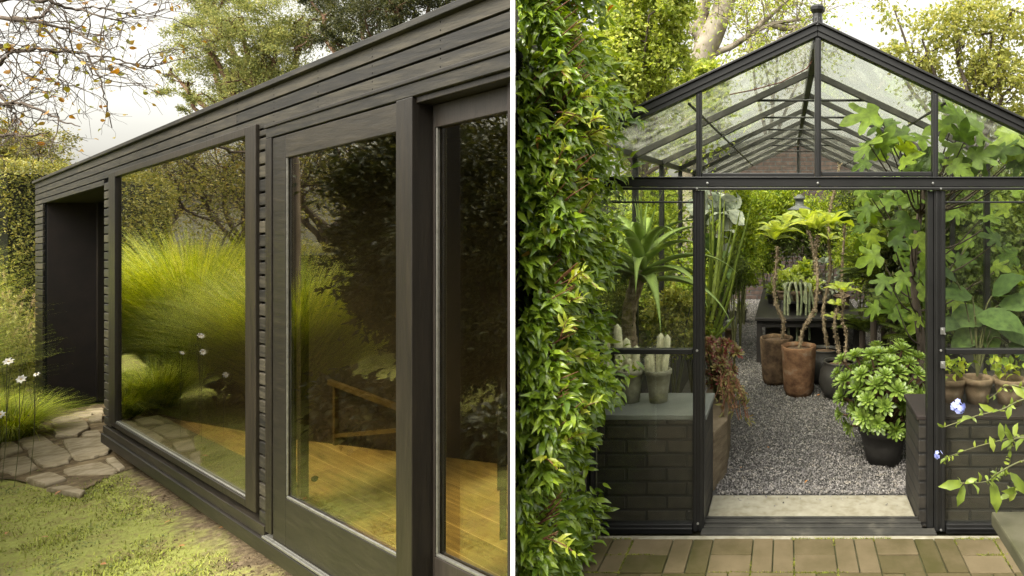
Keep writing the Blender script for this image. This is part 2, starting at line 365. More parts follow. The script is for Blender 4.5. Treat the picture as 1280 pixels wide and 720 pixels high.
# fascia boards: gaps of 12 mm showing the black membrane behind
fb = [(aF-.02, aN, -.03, .10, H-.03, H), (aF, aN, 0, T, H-.096, H-.032), (aF, aN, 0, T, H-.170, H-.108), (aF, aN, 0, T, H-.245, H-.182)]
tmb = MB()
for b in fb[1:]:
    L = b[1]-b[0]; x = b[0]; r_ = random.Random(int(b[4]*1000))
    while x < b[1]-.01:
        x2 = min(b[1], x+r_.uniform(2.6, 4.2)); x2 = b[1] if b[1]-x2 < .8 else x2
        cb(tmb, x, x2-.002, *b[2:]); x = x2
for hb_ in (H-.064, H-.139, H-.213):
    x = aF+.2
    while x < aN-.1:
        for dh in (-.018, .016): cb(tmb, x, x+.007, -.0015, .004, hb_+dh, hb_+dh+.006, 1)
        x += .60
tmb.build('fascia_cladding', [M['wood_h'], M['gap']], cabin, bevel=.001)
cpart('roof_edge_trim', [(aF-.02, aN, -.025, .16, H-.03, H)], M['wood_h'])
rf = MB()
q = [(aF, .02), (aN, .02), (end_a(TH), TH), (aF, TH)]
V = [cf(x, y, z) for z in (H-.2, H-.035) for x, y in q]
rf.add(V, [(3,2,1,0),(4,5,6,7),(0,1,5,4),(1,2,6,5),(2,3,7,6),(3,0,4,7)])
rf.build('roof', M['gap'], cabin)
# siding strips beside porch and between window and door
def siding(a0, a1, h0, h1, t=0.0):
    out = []; h = h0; p = .0805
    while h < h1-.02:
        out.append((a0, a1, t, t+T, h, min(h1, h+p-.013))); h += p
    return out
for sd in (siding(aF, p0, -.10, fas-.012), siding(p1, w0, .17, fas-.012), siding(w1, d0, .155, fas-.012)): cpart('cladding_boards', sd, M['wood_h'], bevel=.004)
sm = MB()
# far gable end cladding
for b in siding(0, 1, -.10, H-.04):
    sm.box(aF-.001, aF+.02, .021, TH, b[4], b[5], cf)
sm.build('gable_cladding', M['wood_h'], cabin)
mem = [(aF+.01, p0-.004, T+.002, .12, -.12, H-.04), (p1+.004, w0+.03, T+.002, .14, -.02, fas), (w1-.03, d0+.01, T+.002, .14, -.02, fas), (aF+.01, aN, T+.002, .05, fas-.01, H-.035)]
cpart('wall_core', mem, M['gap'], bevel=0)
# sill band and skirt
cpart('sill_board', [(p1, aN, -.022, .08, .0, .085), (p1, d0-.01, -.008, .06, .088, .152)], M['frame_h'])
cpart('skirt_board', [(FP(145,300)[0]+.02, aN, .07, .10, -.20, -.002)], M['frame_h'])
#cpart('porch_corner_trim', [(p1-.012, p1-.001, -.004, .10, -.10, fas-.012)], M['frame_v'])
# porch
pz = -.10
ptop = ph
porch = cpart('porch_lining', [(p0-.06, p0, .04, 1.3, -.14, ptop), (p1, p1+.02, .12, 1.3, -.14, ptop), (p0, p1, 1.3, 1.34, -.14, ptop), (p0-.05, p1+.03, T+.004, 1.3, ptop, ptop+.03)], M['dark'])
cpart('porch_lintel', [(p0, p1, -.001, .035, ptop-.005, fas-.012)], M['wood_h'])
pd = cpart('porch_door', [(p0+.30+k*.16, p0+.454+k*.16, 1.25, 1.285, -.10, ptop-.02) for k in range(int((p1-p0-.4)/.16))], M['dark'])
cpart('handle', [(p1-.42, p1-.40, 1.20, 1.245, .95, 1.10)], M['alu'], pd)
cpart('porch_inner_post', [(p0+.002, p0+.09, .45, .62, -.13, ptop-.002)], M['frame_v'])
# window
fw = g0-w0
win = cpart('picture_window', [(w0, g0, -.018, .016, wh0, wh1), (g1, w1, -.018, .016, wh0, wh1), (g0, g1, -.018, .016, wh1-.05, wh1), (g0, g1, -.018, .016, wh0, wh0+.045)], M['frame_v'], bevel=.004)
cpart('pane', [(g0-.005, g1+.005, .004, .010, wh0+.03, wh1-.04)], M['cabglass'], win, 0)
cpart('glazing_bead', [(g0, g1, -.010, .003, wh0+.046, wh0+.056)], M['alu'], win)
cpart('inner_sill', [(g0, g1, .02, .26, wh0+.02, wh0+.038)], M['green_sill'], win)
# doors
e1 = FP(497, 300)[0]; e2 = FP(517, 300)[0]
s0 = FP(341, 300)[0]; s1 = FP(357, 300)[0]
dh1 = fas-.015
cpart('door_head_board', [(d0+.01, aN, -.006, .06, fas-.072, fas-.016), ], M['wood_h'])
cpart('door_head_trim', [(d0, aN, -.014, .05, fas-.014, fas+.004)], M['frame_h'])
cpart('door_jamb', [(d0, s0-.006, -.006, .03, .125, fas-.073)], M['frame_v'])
sr = .5*(FP(360,183,0)[1]+FP(490,143,0)[1]); srb = .5*(FP(361,197)[1]+FP(494,164)[1])
gb = .5*(FP(361,627)[1]+FP(495,695)[1]); gb0 = .103
print('door', sr, srb, gb, gb0, 'fas', fas)
door = cpart('glass_door', [(s0, s1, 0, .028, gb0, fas-.079), (e1-.01, e1+.05, 0, .028, gb0, fas-.079), (s1, e1-.01, 0, .028, srb, fas-.079), (s1, e1-.01, 0, .028, gb0, gb)], M['frame_h'], bevel=.003)
cpart('pane', [(s1-.004, e1, .014, .020, gb-.01, srb+.01)], M['cabglass'], door, 0)
cpart('glazing_bead', [(s1, e1-.01, .003, .013, gb, gb+.014), (s1, s1+.009, .003, .013, gb+.015, srb)], M['alu'], door)
kn = MB(); kn.lathe([(0,0),(.010,0),(.010,.012),(.016,.014),(.016,.026),(0,.027)], (0,0,0), 16)
V = kn.V[0]; kx = s1+.055; kh = gb+.085; kn.V[0] = np.array([cf(kx+v[2], .11+v[0], kh+v[1]) for v in V])
kn.build('knob', M['gap'], door, True)
cpart('inner_stile', [(s1+.01, s1+.055, .05, .09, gb-.02, srb)], M['dark'], door)
cpart('door_track', [(d0-.02, aN, -.018, .10, .088, .100), (d0, aN, -.008, -.002, .1005, .106)], M['alu'])
# post and second bay
cpart('oak_post', [(e1, e2, -.008, .14, .101, fas-.073)], M['frame_v'], bevel=.004)
b0 = e2+.003; bg0 = FP(547, 300, .09)[0]
bt = FP(590, 150, .09)[1]; bb = FP(570, 706, .09)[1]
cpart('bay_lining', [(e2+.001, aN, .01, .14, fas-.10, fas-.074)], M['frame_v'])
bay = cpart('bay_window', [(b0, bg0, .078, .125, .101, fas-.102), (bg0, aN, .078, .125, bt, fas-.102), (bg0, aN, .078, .125, .101, bb)], M['reveal'])
cpart('pane', [(bg0-.004, aN, .098, .104, bb-.01, bt+.01)], M['cabglass'], bay, 0)
cpart('glazing_bead', [(bg0, bg0+.011, .082, .096, bb+.013, bt), (bg0, aN, .082, .096, bb, bb+.012)], M['alu'], bay)
# interior
fl = MB(); FH = .12
q = [(p1+.03, .155), (end_a(.155)-.03, .155), (end_a(TH)-.03, TH), (p1+.03, TH)]
fl.add([cf(x, y, z) for z in (FH-.03, FH) for x, y in q], [(3,2,1,0),(4,5,6,7),(0,1,5,4),(1,2,6,5),(2,3,7,6),(3,0,4,7)])
fl.build('oak_floor', M['oak'], cabin)
iw = MB(); q = [(p1+.02, .40), (1.6, .74), (end_a(1.30)-.03, 1.30), (end_a(1.34)-.03, 1.34), (1.6, .80), (p1+.02, .46)]
iw.add([cf(x, y, z) for z in (FH, H-.2) for x, y in q], [(5,4,3,2,1,0),(6,7,8,9,10,11)]+[(i, (i+1)%6, 6+(i+1)%6, 6+i) for i in range(6)])
iw.build('partition_wall', M['dark'], cabin); iw = MB(); cb(iw, p1+.021, p1+.06, .15, .40, FH, H-.2)
cb(iw, aF, end_a(TH), TH, TH+.08, -.2, H-.04)
iw.build('inner_wall', M['dark'], cabin)
ew = MB(); q = [(end_a(.05)-.02, .05), (end_a(.05), .05), (end_a(TH+.1), TH+.1), (end_a(TH+.1)-.02, TH+.1)]
ew.add([cf(x, y, z) for z in (-.2, H-.04) for x, y in q], [(3,2,1,0),(4,5,6,7),(0,1,5,4),(1,2,6,5),(2,3,7,6),(3,0,4,7)])
ew.build('end_wall', M['dark'], cabin)
#pl = MB(); cb(pl, p1+.05, end_a(1.3)-.1, TH-.03, TH-.004, FH, FH+.06); pl.build('skirting', M['dark'], cabin)
# added white strip standing in for the dividing line between the two views
ct = MB(); c0 = W(638.3, 0, 2.285); c1 = W(643.3, 0, 2.285)
ct.box(c0[0], c1[0], 2.284, 2.291, zb(aN)-.3, 2.64)
wp = ct.build('divider_strip', M['white']); tag(wp, 'slim white strip added as the dividing line between the cabin view and the greenhouse view', 'post')
# --- furniture inside
def inside(px, py):   # point of the cabin floor seen at a pixel
    lo, hi = 1, 20
    for _ in range(50):
        Y = .5*(lo+hi); p = W(px, py, Y); a, t = to_local(p[0], p[1])
        if p[2] > zb(a)+FH: lo = Y
        else: hi = Y
    return a, t
def local_thing(name, label, cat, a, t, h, rz=0):
    p = cab(a, t, h); return thing(name, label, cat, p, math.atan2(UN[1], UN[0])+rz)
fa, ft = inside(438, 550); fb_ = FP(520, 300, ft-.13)[0]
tr = local_thing('trestle', 'pale timber frame leaning against the dark wall inside behind the glass door', 'trestle', fa, ft-.13, FH)
for x in (0, fb_-fa):
    m = MB(); m.box(x, x+.04, 0, .03, 0, .50); m.build('upright', M['pine'], tr, bevel=.003)
m = MB(); m.bar((-.02,-.016,.515), (fb_-fa+.06,-.016,.515), .03, .04); m.build('top_rail', M['pine'], tr, bevel=.003)
m = MB(); m.bar((.04,.015,.08), (fb_-fa,.015,.40), .02, .03); m.build('brace', M['pine'], tr)
a_, t_ = inside(572, 560)
ps = MB(); ps.box(-.028, .028, -.03, .03, 0, 2.2)
o = local_thing('timber_upright', 'tall pale brown timber upright standing inside behind the near glass', 'post', a_, min(t_, 1.0), FH)
ps.build('upright', M['pine'], o, bevel=.004); m = MB(); m.bar((-.028,0,1.35),(-.25,0,1.05),.05,.03); m.build('brace', M['pine'], o)
vs = MB(); vs.lathe([(0,0),(.045,0),(.065,.03),(.072,.08),(.06,.13),(.035,.17),(.028,.20),(.04,.22),(.03,.22),(.02,.20)], (0,0,0), 28)
a_, t_ = inside(570, 574); p = cab(a_-.05, min(t_, 1.0), FH)
M['clay'] = noise_mat('pale_clay', [(.3,(0.0720,0.0510,0.0270)),(.7,(0.1560,0.1140,0.0660))], 8, .8)
o = vs.build('clay_vase', M['clay'], smooth=True); o.location = p; tag(o, 'pale clay vase on the cabin floor against the dark back wall', 'vase')
# folded chair leaning along the end wall
e_ = end_a(.75)-.07; pC = cab(e_, .75, FH); wd_ = (Lr@UN)*UN+(Lr@MN)*MN
ch = thing('folding_chair', 'black folding chair stood against the end wall beside the white divider strip', 'chair', pC, math.atan2(wd_[1], wd_[0]))
for x in (-.20, .20):
    m = MB(); m.bar((x, .0, 0), (x, .0, .78), .035, .028, (1,0,0)); m.build('leg', M['gap'], ch, bevel=.003)
m = MB(); m.bar((-.2, .0, .2), (.2, .0, .2), .02, .025); m.bar((-.2, .0, .4), (.2, .0, .4), .02, .025); m.build('stretcher', M['gap'], ch)
m = MB(); m.box(-.17, .17, .016, .030, .26, .62); m.build('seat', M['gap'], ch, bevel=.004)
m = MB(); m.box(-.2, .2, -.012, .012, .66, .78); m.build('backrest', M['gap'], ch, bevel=.004)
# =================================================================== GROUND
M['soil'] = noise_mat('garden_soil', [(.3,(0.0562,0.0413,0.0240)),(.5,(0.1250,0.0938,0.0540)),(.7,(0.2250,0.1750,0.1020))], 9, .95, (0.9000,0.9000,0.9000), .9, .02, 12, .1)
M['earth'] = noise_mat('earth', [(.3,(.03,.028,.015)),(.7,(.07,.065,.03))], 3, .95, bump=.5)
def lawn_mix():
    m, nt, nd, ln, b = newmat('mossy_lawn_thinning_to_soil')
    tc = nd.new('ShaderNodeTexCoord'); tc.object = cabin
    def noise(s, d=8):
        n = nd.new('ShaderNodeTexNoise'); n.inputs['Scale'].default_value = s; n.inputs['Detail'].default_value = d; n.inputs['Roughness'].default_value = .65; ln.new(tc.outputs['Object'], n.inputs['Vector']); return n.outputs['Fac']
    n1 = noise(3.0); n2 = noise(24); n3 = noise(5.5, 12)
    r1 = ramp(nd, [(.30,(.15,.11,.055)),(.42,(.20,.18,.065)),(.52,(.235,.25,.065)),(.68,(.29,.32,.09))]); ad = nd.new('ShaderNodeMath'); ad.operation = 'ADD'; ln.new(n1, ad.inputs[0]); ln.new(n2, ad.inputs[1]); hf = nd.new('ShaderNodeMath'); hf.operation = 'MULTIPLY'; hf.inputs[1].default_value = .5; ln.new(ad.outputs[0], hf.inputs[0]); ln.new(hf.outputs[0], r1.inputs[0])
    r2 = ramp(nd, [(.3,(.06,.043,.026)),(.5,(.13,.098,.06)),(.7,(.23,.18,.11))]); ln.new(n2, r2.inputs[0])
    sp = nd.new('ShaderNodeSeparateXYZ'); ln.new(tc.outputs['Object'], sp.inputs[0])
    ma = nd.new('ShaderNodeMath'); ma.operation = 'MULTIPLY_ADD'; ma.inputs[1].default_value = .75; ln.new(n3, ma.inputs[0]); ln.new(sp.outputs['Y'], ma.inputs[2])
    mr = nd.new('ShaderNodeMapRange'); mr.inputs['From Min'].default_value = .20; mr.inputs['From Max'].default_value = .40; ln.new(ma.outputs[0], mr.inputs['Value'])
    mx = nd.new('ShaderNodeMix'); mx.data_type = 'RGBA'; ln.new(mr.outputs[0], mx.inputs[0]); ln.new(r1.outputs[0], mx.inputs[6]); ln.new(r2.outputs[0], mx.inputs[7]); ln.new(mx.outputs[2], b.inputs['Base Color'])
    b.inputs['Roughness'].default_value = .95; b.inputs['Specular IOR Level'].default_value = .1
    bp = nd.new('ShaderNodeBump'); bp.inputs['Strength'].default_value = .9; bp.inputs['Distance'].default_value = .02; ln.new(n2, bp.inputs['Height']); ln.new(bp.outputs[0], b.inputs['Normal'])
    return m
def lawn_mat():
    return noise_mat('mossy_lawn', [(.30,(.10,.075,.040)),(.42,(.14,.12,.05)),(.55,(.18,.18,.05)),(.7,(.23,.24,.07))], 3.2, .95, (1,1,1), .8, .02, 12, .1, sc2=22)
M['lawn'] = lawn_mix()
def k_of(X, Y): return X/Y if Y > .3 else -9
XS = (641-CX)/FPX; XE = (712-CX)/FPX
def height(X, Y):
    left = gz(X, Y)-.02; 
    if Y < .6: 
        k = (X+.2)/.6; w = min(1, max(0, k)); 
        return left*(1-w)+(-.02)*w if X > -.2 else left
    k = X/Y; w = min(1, max(0, (k-XS)/(XE-XS)))
    if X > -.35 and Y < 2.5: w = max(w, 0)
    return left*(1-w)-.02*w
# ground sheet
xs = np.concatenate([np.linspace(-300,-20,14), np.linspace(-18,12,151), np.linspace(14,300,14)])
ys = np.concatenate([np.linspace(-300,-10,12), np.linspace(-8,14,111), np.linspace(16,400,14)])
g = MB(); V = []
for y in ys:
    for x in xs:
        xc = max(-22, min(14, x)); yc = max(-8, min(16, y)); V.append((x, y, max(-1.6, height(xc, yc))-.03))
nx = len(xs); i, j = np.meshgrid(np.arange(len(ys)-1), np.arange(nx-1), indexing='ij'); a = i*nx+j
g.add(V, np.stack([a, a+1, a+nx+1, a+nx], -1).reshape(-1,4)); o = struct(g.build('ground', M['earth'], smooth=True))
# lawn sheet on the cabin side, in cabin coordinates
def sheet(name, a0, a1, t0, t1, mat, dz, na, nt_, amp=.0, edge=None, seed=3):
    r = np.random.default_rng(seed); g = MB(); A = np.linspace(a0, a1, na); Tt = np.linspace(t0, t1, nt_); V = []
    for u, a_ in enumerate(A):
        for v, t_ in enumerate(Tt):
            tt = t_
            if edge and v == nt_-1: tt = t_+edge(a_)
            p = cab(a_, tt, GH+dz+amp*(math.sin(a_*7+t_*3)+math.sin(a_*3-t_*8)+r.normal()*.5)); V.append(p)
    i, j = np.meshgrid(np.arange(na-1), np.arange(nt_-1), indexing='ij'); a = i*nt_+j
    g.add(V, np.stack([a, a+1, a+nt_+1, a+nt_], -1).reshape(-1,4)); return g.build(name, mat, smooth=True)
struct(sheet('lawn', -14, 6.3, -7, .14, M['lawn'], .016, 300, 110, .004, None if True else lambda a: .06*math.sin(a*5)+.05*math.sin(a*13+1)+.03*math.sin(a*31)))
if False: struct(sheet('soil_border', -5, 6.3, -.34, .14, M['soil'], .008, 260, 14, .004))
# grass blades and moss tufts on the lawn (dense where the photo looks)
def lawn_pts(n, g, a0=-6, a1=6, t0=-3.6, t1=-.03):
    a = g.uniform(a0, a1, n); t = g.uniform(t0, t1, n); return a, t
def to_world(a, t, h):
    return np.stack([A0[0]+a*UN[0]+t*MN[0], A0[1]+a*UN[1]+t*MN[1], Z0+SL*a+h], -1)
from mathutils import noise as mnoise
def stone_mask(P): return np.ones(len(P), bool)
M['grass'] = noise_mat('lawn_grass_blades', [(.22,(0.1543,0.1229,0.0397)),(.40,(0.1662,0.1756,0.0348)),(.52,(0.2374,0.2750,0.0446)),(.66,(0.3204,0.3511,0.0596)),(.8,(0.4035,0.3628,0.1191))], 2.6, .7, (0.7740,0.8550,0.8122), 0, .01, 9, .15, sc2=16, island=.35)
SH = (lambda z: z)
# stones
SP = [[(62,525),(97,517),(100,524),(67,531)], [(62,530),(106,526),(110,532),(68,539)], [(67,540),(110,533),(113,538),(97,547),(68,549)],
 [(20,551),(50,543),(71,557),(33,563)], [(33,564),(72,557),(90,570),(88,580),(53,586),(40,577)], [(77,552),(128,547),(143,563),(126,573),(93,578)],
 [(0,555),(17,554),(30,565),(0,574)], [(78,587),(127,577),(147,587),(143,593),(83,595)], [(0,575),(33,571),(50,586),(20,596),(0,590)],
 [(30,600),(63,592),(86,601),(56,609)], [(57,612),(83,609),(107,616),(100,621)], [(92,517),(116,514),(115,521),(97,524)], [(112,524),(128,520),(128,528),(110,530)],
 [(131,575),(143,572),(157,586),(147,590)], [(100,541),(123,539),(128,545),(103,547)], [(106,514),(128,511),(130,517),(117,518)]]
SL_ = ['narrow flat stone at the foot of the porch lining, left end of the path', 'flat pale stone below the narrow one by the porch', 'rounded hump of tan stone in the middle of the path before the porch', 'large cracked slab beside the pale grass tuft', 'broad mossy brown slab in the centre of the stone path', 'widest pale slab stretching to the cabin corner', 'grey slab cut by the left edge of the photo', 'long thin slab lying under the cabin corner at the lawn edge', 'lichen covered slab sunk in soil at the far left', 'pale slab alone in the moss nearest the lawn', 'small half buried stone furthest out in the lawn', 'small brown stone just inside the porch', 'rounded tan stone against the porch corner cladding', 'small pale stone tucked under the cabin skirt', 'short flat stone between the tan hump and the corner cladding', 'dark flat stone at the porch threshold']
M['stone'] = noise_mat('sandstone_slab', [(.28,(0.0960,0.0800,0.0382)),(.42,(0.1920,0.1560,0.0935)),(.6,(0.2880,0.2400,0.1615)),(.8,(0.3680,0.3280,0.2380))], 4.5, .85, (0.8000,0.8000,0.8500), .8, .02, 12, .2, sc2=17)
gs = np.random.default_rng(5); stones_poly = []
for k, poly in enumerate(SP):
    pts = [GL(*p, GH+.03) for p in poly]; c = np.mean(pts, 0); out = []
    for i in range(len(pts)):
        p, q = pts[i], pts[(i+1) % len(pts)]
        for s_ in (0, .25, .5, .75):
            w = p*(1-s_)+q*s_; sc = 1.0 if s_ in (.25,.5,.75) else .95
            w = c+(w-c)*(sc+gs.normal()*.035); out.append(w)
    out = np.array(out); n = len(out); hh = .022+.02*gs.random(); hh = .055 if k in (2, 12) else hh
    V = [p-[0,0,.06] for p in out]+[p*1.0+[0,0,hh*.7-.02] for p in out]+[c+(p-c)*.96+[0,0,hh-.02+gs.normal()*.003] for p in out]+[c+(p-c)*.9+[0,0,hh-.015] for p in out]+[c+[0,0,hh-.010]]
    F = []
    for L_ in range(3):
        for i in range(n): F.append((L_*n+i, L_*n+(i+1)%n, (L_+1)*n+(i+1)%n, (L_+1)*n+i))
    F.append(tuple(range(3*n, 4*n)))
    V = V[:-1]
    m = MB(); m.add(V, F); o = m.build('paving_stone', M['stone'], smooth=False, loc=c, bevel=.006); tag(o, SL_[k], 'stone', 'irregular stones of the path to the porch')
    stones_poly.append(out[:, :2])
def in_poly(P, poly):
    x, y = P[:,0], P[:,1]; c = np.zeros(len(P), bool); n = len(poly)
    for i in range(n):
        x1, y1 = poly[i]; x2, y2 = poly[(i+1)%n]
        cond = ((y1 > y) != (y2 > y)) & (x < (x2-x1)*(y-y1)/(y2-y1+1e-12)+x1); c ^= cond
    return c
# soil patch between the stones
sp = [GL(*p, GH) for p in [(-30,545),(60,518),(135,505),(170,590),(140,600),(95,622),(40,608),(-40,600)]]
m = MB(); c = np.mean(sp, 0)
ring = []
for i in range(len(sp)):
    for s_ in np.linspace(0, 1, 10, endpoint=False):
        w = sp[i]*(1-s_)+sp[(i+1)%len(sp)]*s_; ring.append(w+(c-w)*.06*gs.random())
ring = [np.array([p[0], p[1], gz(p[0], p[1])+.028]) for p in ring]
cz = np.array([c[0], c[1], gz(c[0], c[1])+.028])
m.add(ring+[cz], [(i, (i+1)%len(ring), len(ring)) for i in range(len(ring))]); struct(m.build('path_soil', M['soil'], smooth=True))
# lawn blades
gg = np.random.default_rng(11)
N = 380000; a, t = lawn_pts(N, gg); P = to_world(a, t, GH+.012)
f1 = np.array([mnoise.noise((x*1.6, y*1.6, 0)) for x, y in P[::1,:2]]) if False else (np.sin(P[:,0]*3.1+np.sin(P[:,1]*2.3)*1.7)+np.sin(P[:,1]*4.3+np.sin(P[:,0]*3.7)*1.3)+.8*np.sin(P[:,0]*11+P[:,1]*7)+.6*np.sin(P[:,1]*17-P[:,0]*9))
keep = (f1+gg.normal(size=N)*1.0) > -.5
ns = np.array([mnoise.noise((x*3.3, y*3.3, 0)) for x, y in P[:,:2]]); keep &= gg.random(N) < np.clip((.03-t+ns*.22)/.20, .03, 1)
for sp_ in stones_poly: keep &= ~in_poly(P, sp_)
soilp = np.array([s[:2] for s in sp]); keep &= ~in_poly(P, c[:2]+(soilp-c[:2])*.9) | (gg.random(N) < .05)
P = P[keep]; n = len(P); L = .007+.034*gg.random(n)**3.5
m = MB(); blades(m, P, gg.uniform(0, 6.28, n), L, .0035+.003*gg.random(n), .2+.6*gg.random(n), .3*gg.random(n), 2)
stuff(m.build('lawn_grass', M['grass']))
# small clover like weeds at the soil edge
m = MB(); n = 9000; a, t = lawn_pts(n, gg, -5, 5, -2.6, -.25); P = to_world(a, t, GH+.02)
clp = to_world(gg.uniform(-4, 5, 130), -.25-1.8*gg.random(130)**1.6, GH+.02); i = gg.integers(0, 130, n); P = clp[i]+gg.normal(size=(n,3))*[.05,.05,.003]
m.inst(OVW, P, rdir(n, .3, gg), rdir(n, 6, gg), .008+.009*gg.random(n)); M['weed'] = leaf_mat('weed_leaves', [(.07,.11,.02),(.13,.17,.04),(.2,.22,.07)], .2); stuff(m.build('lawn_weeds', M['weed']))
# crumbs of earth
def rocks(n, P, S, g, name, mat, flat=.7):
    V0 = np.array([(1,0,0),(-1,0,0),(0,1,0),(0,-1,0),(0,0,.8),(0,0,-.8)], float); F0 = np.array([(0,2,4),(2,1,4),(1,3,4),(3,0,4),(2,0,5),(1,2,5),(3,1,5),(0,3,5)])
    q = g.normal(size=(n,3,3)); X = q[:,0]/np.linalg.norm(q[:,0],axis=1)[:,None]; Y = np.cross(X, q[:,1]); Y /= np.linalg.norm(Y,axis=1)[:,None]; Z = np.cross(X, Y)
    sc = S[:,None]*(.6+.6*g.random((n,3))); B = np.stack([X*sc[:,:1], Y*sc[:,1:2]*.8, Z*sc[:,2:]*.55], 1)
    V = np.einsum('vk,nkj->nvj', V0, B)*1.0; V += P[:,None,:]
    m = MB(); m.add(V.reshape(-1,3), (F0[None]+(np.arange(n)*6)[:,None,None]).reshape(-1,3)); return stuff(m.build(name, mat))
n = 5000; a = gg.uniform(-4.5, 5.8, n); t = gg.uniform(-.35, .05, n)
rocks(n, to_world(a, t, GH+.012), .004+.010*gg.random(n)**2, gg, 'soil_crumbs', M['soil'])
# fallen leaves
M['fallen'] = leaf_mat('fallen_leaf', [(.30,.10,.03),(.38,.17,.05),(.25,.16,.07)], .2)
fall = [(68,619,'rust red fallen leaf beside the half buried stone on the lawn'),(7,668,'brown curled fallen leaf at the left edge of the lawn'),(133,705,'pale fallen leaf low in the photo on the lawn'),(231,682,'small orange fallen leaf near the soil border under the cabin'),(283,658,'brown fallen leaf on the soil border below the picture window'),(50,672,'small rusty leaf in the moss left of the pale one'),(215,650,'tan fallen leaf between lawn and soil border')]
for px, py, lb in fall:
    p = GL(px, py, GH+.035); m = MB(); d = rdir(1, 0, gg); d[:,2] *= .2
    m.inst(OV, [p], d, rdir(1, 5, gg), .045); o = m.build('fallen_leaf', M['fallen'], loc=p, smooth=True); tag(o, lb, 'leaf', 'fallen leaves on the lawn')
# =================================================================== LEFT VEGETATION
M['bark'] = noise_mat('grey_brown_bark', [(.3,(.045,.035,.028)),(.7,(.13,.105,.085))], 7, .9, (1,1,.3), .7, .01, 8, .1)
M['redbark'] = noise_mat('red_brown_bark', [(.3,(.07,.04,.025)),(.7,(.17,.105,.07))], 7, .9, (1,1,.3), .7, .01, 8, .1)
M['hedge'] = leaf_mat('clipped_hedge_leaves', [(0.0931,0.1073,0.0238),(0.1708,0.1859,0.0370),(0.2794,0.2717,0.0594),(0.3881,0.3432,0.0924)], .25, .5, .35)
M['core'] = noise_mat('dense_twigs', [(.3,(.010,.012,.005)),(.7,(.025,.026,.012))], 9, .95, bump=.6)
M['lime'] = leaf_mat('lime_grass_blades', [(.07,.10,.015),(0.2250,0.3000,0.0220),(0.3500,0.4320,0.0330),(0.4750,0.5280,0.0660),(0.5750,0.5520,0.1430)], .35, .5, .25)
M['meadow'] = leaf_mat('meadow_leaves', [(0.1200,0.1440,0.0330),(0.2280,0.2400,0.0550),(0.3360,0.3240,0.0990),(0.4320,0.3960,0.1760)], .35, .55, .2)
M['conifer'] = leaf_mat('soft_conifer_needles', [(0.1050,0.1329,0.0432),(0.1950,0.2265,0.0720),(0.2850,0.3047,0.1008),(0.3750,0.3594,0.1296)], .3, .6, .2)
M['treeleaf'] = leaf_mat('tree_leaves', [(.09,.105,.03),(.16,.17,.045),(.24,.235,.07),(.32,.27,.09)], .4, .5, .3)
M['autumn'] = leaf_mat('autumn_leaves', [(.16,.17,.03),(.26,.22,.035),(.34,.22,.035),(.30,.15,.03),(.18,.20,.04),(.25,.25,.06)], .35, .5, .3)
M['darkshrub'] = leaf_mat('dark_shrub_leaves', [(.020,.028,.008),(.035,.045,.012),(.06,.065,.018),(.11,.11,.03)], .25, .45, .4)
M['petal'] = leaf_mat('white_petals', [(.75,.73,.66),(.85,.83,.78)], .3, .6, .2)
M['stem'] = noise_mat('green_brown_stems', [(.3,(.05,.055,.02)),(.7,(.11,.11,.04))], 9, .7, bump=.1)
gv = np.random.default_rng(21)
def hedge_row(name, p, q, th, h0, h1, n, size, mat, label, cat='hedge', group=None, tpl=SM, bumps=.06, base=None):
    """a clipped hedge between two ground points: leaves over all faces of a dark twiggy core"""
    p = np.array(p, float); q = np.array(q, float); L = np.linalg.norm((q-p)[:2]); d = (q-p)[:2]/L; nn = np.array([-d[1], d[0]])
    root = thing(name, label, cat, p, 0, group); zz = lambda u: (q[2]-p[2])*u/L
    c = MB(); V = []
    for u in (0, L):
        for v in (-th/2+.10, th/2-.10):
            for w in (h0, h1-.12): V.append((d[0]*u*.985+nn[0]*v, d[1]*u*.985+nn[1]*v, zz(u)+w))
    c.add(V, [(0,1,3,2),(4,6,7,5),(0,4,5,1),(2,3,7,6),(0,2,6,4),(1,5,7,3)]); c.build('core', M['core'], root)
    A = [L*(h1-h0), L*(h1-h0), L*th, th*(h1-h0), th*(h1-h0)]; pr = np.array(A)/sum(A); f = gv.choice(5, n, p=pr)
    u = gv.random(n)*L; v = (gv.random(n)-.5)*th; w = h0+gv.random(n)*(h1-h0); N = np.zeros((n,3))
    for k, (sv, ax) in enumerate([(-1,'v'),(1,'v'),(1,'w'),(-1,'u'),(1,'u')]):
        s_ = f == k
        if ax == 'v': v[s_] = sv*th/2; N[s_,:2] = sv*nn
        if ax == 'w': w[s_] = h1; N[s_,2] = 1
        if ax == 'u': u[s_] = L if sv > 0 else 0; N[s_,:2] = sv*d
    # rounded shoulders
    topd = np.clip((w-(h1-.35))/.35, 0, 1); v *= 1-.22*topd**2; 
    wob = bumps*(np.sin(u*3.1+w*2)+np.sin(w*5+u*1.3)*.6)+gv.normal(size=n)*.05
    P = np.stack([d[0]*u+nn[0]*v, d[1]*u+nn[1]*v, w+(q[2]-p[2])*u/L], -1)+N*wob[:,None]
    m = MB(); D = N*.3+gv.normal(size=(n,3))*.6; D[:,2] -= .2
    m.inst(tpl, P, D, N+gv.normal(size=(n,3))*.45, size*(.6+.8*gv.random(n)))
    m.build('foliage', mat, root)
    return root
hp = W(-260, 0, 9.6); hq = W(66, 0, 10.2)
hedge_row('clipped_hedge', (hp[0], hp[1], -.95), (hq[0], hq[1], -.85), 1.5, 0, 3.17, 70000, .042, M['hedge'], 'tall clipped yellow green hedge with rounded top beyond the cabin end')
a_ = mirror(60, 315, 19); b_ = mirror(600, 300, 10)
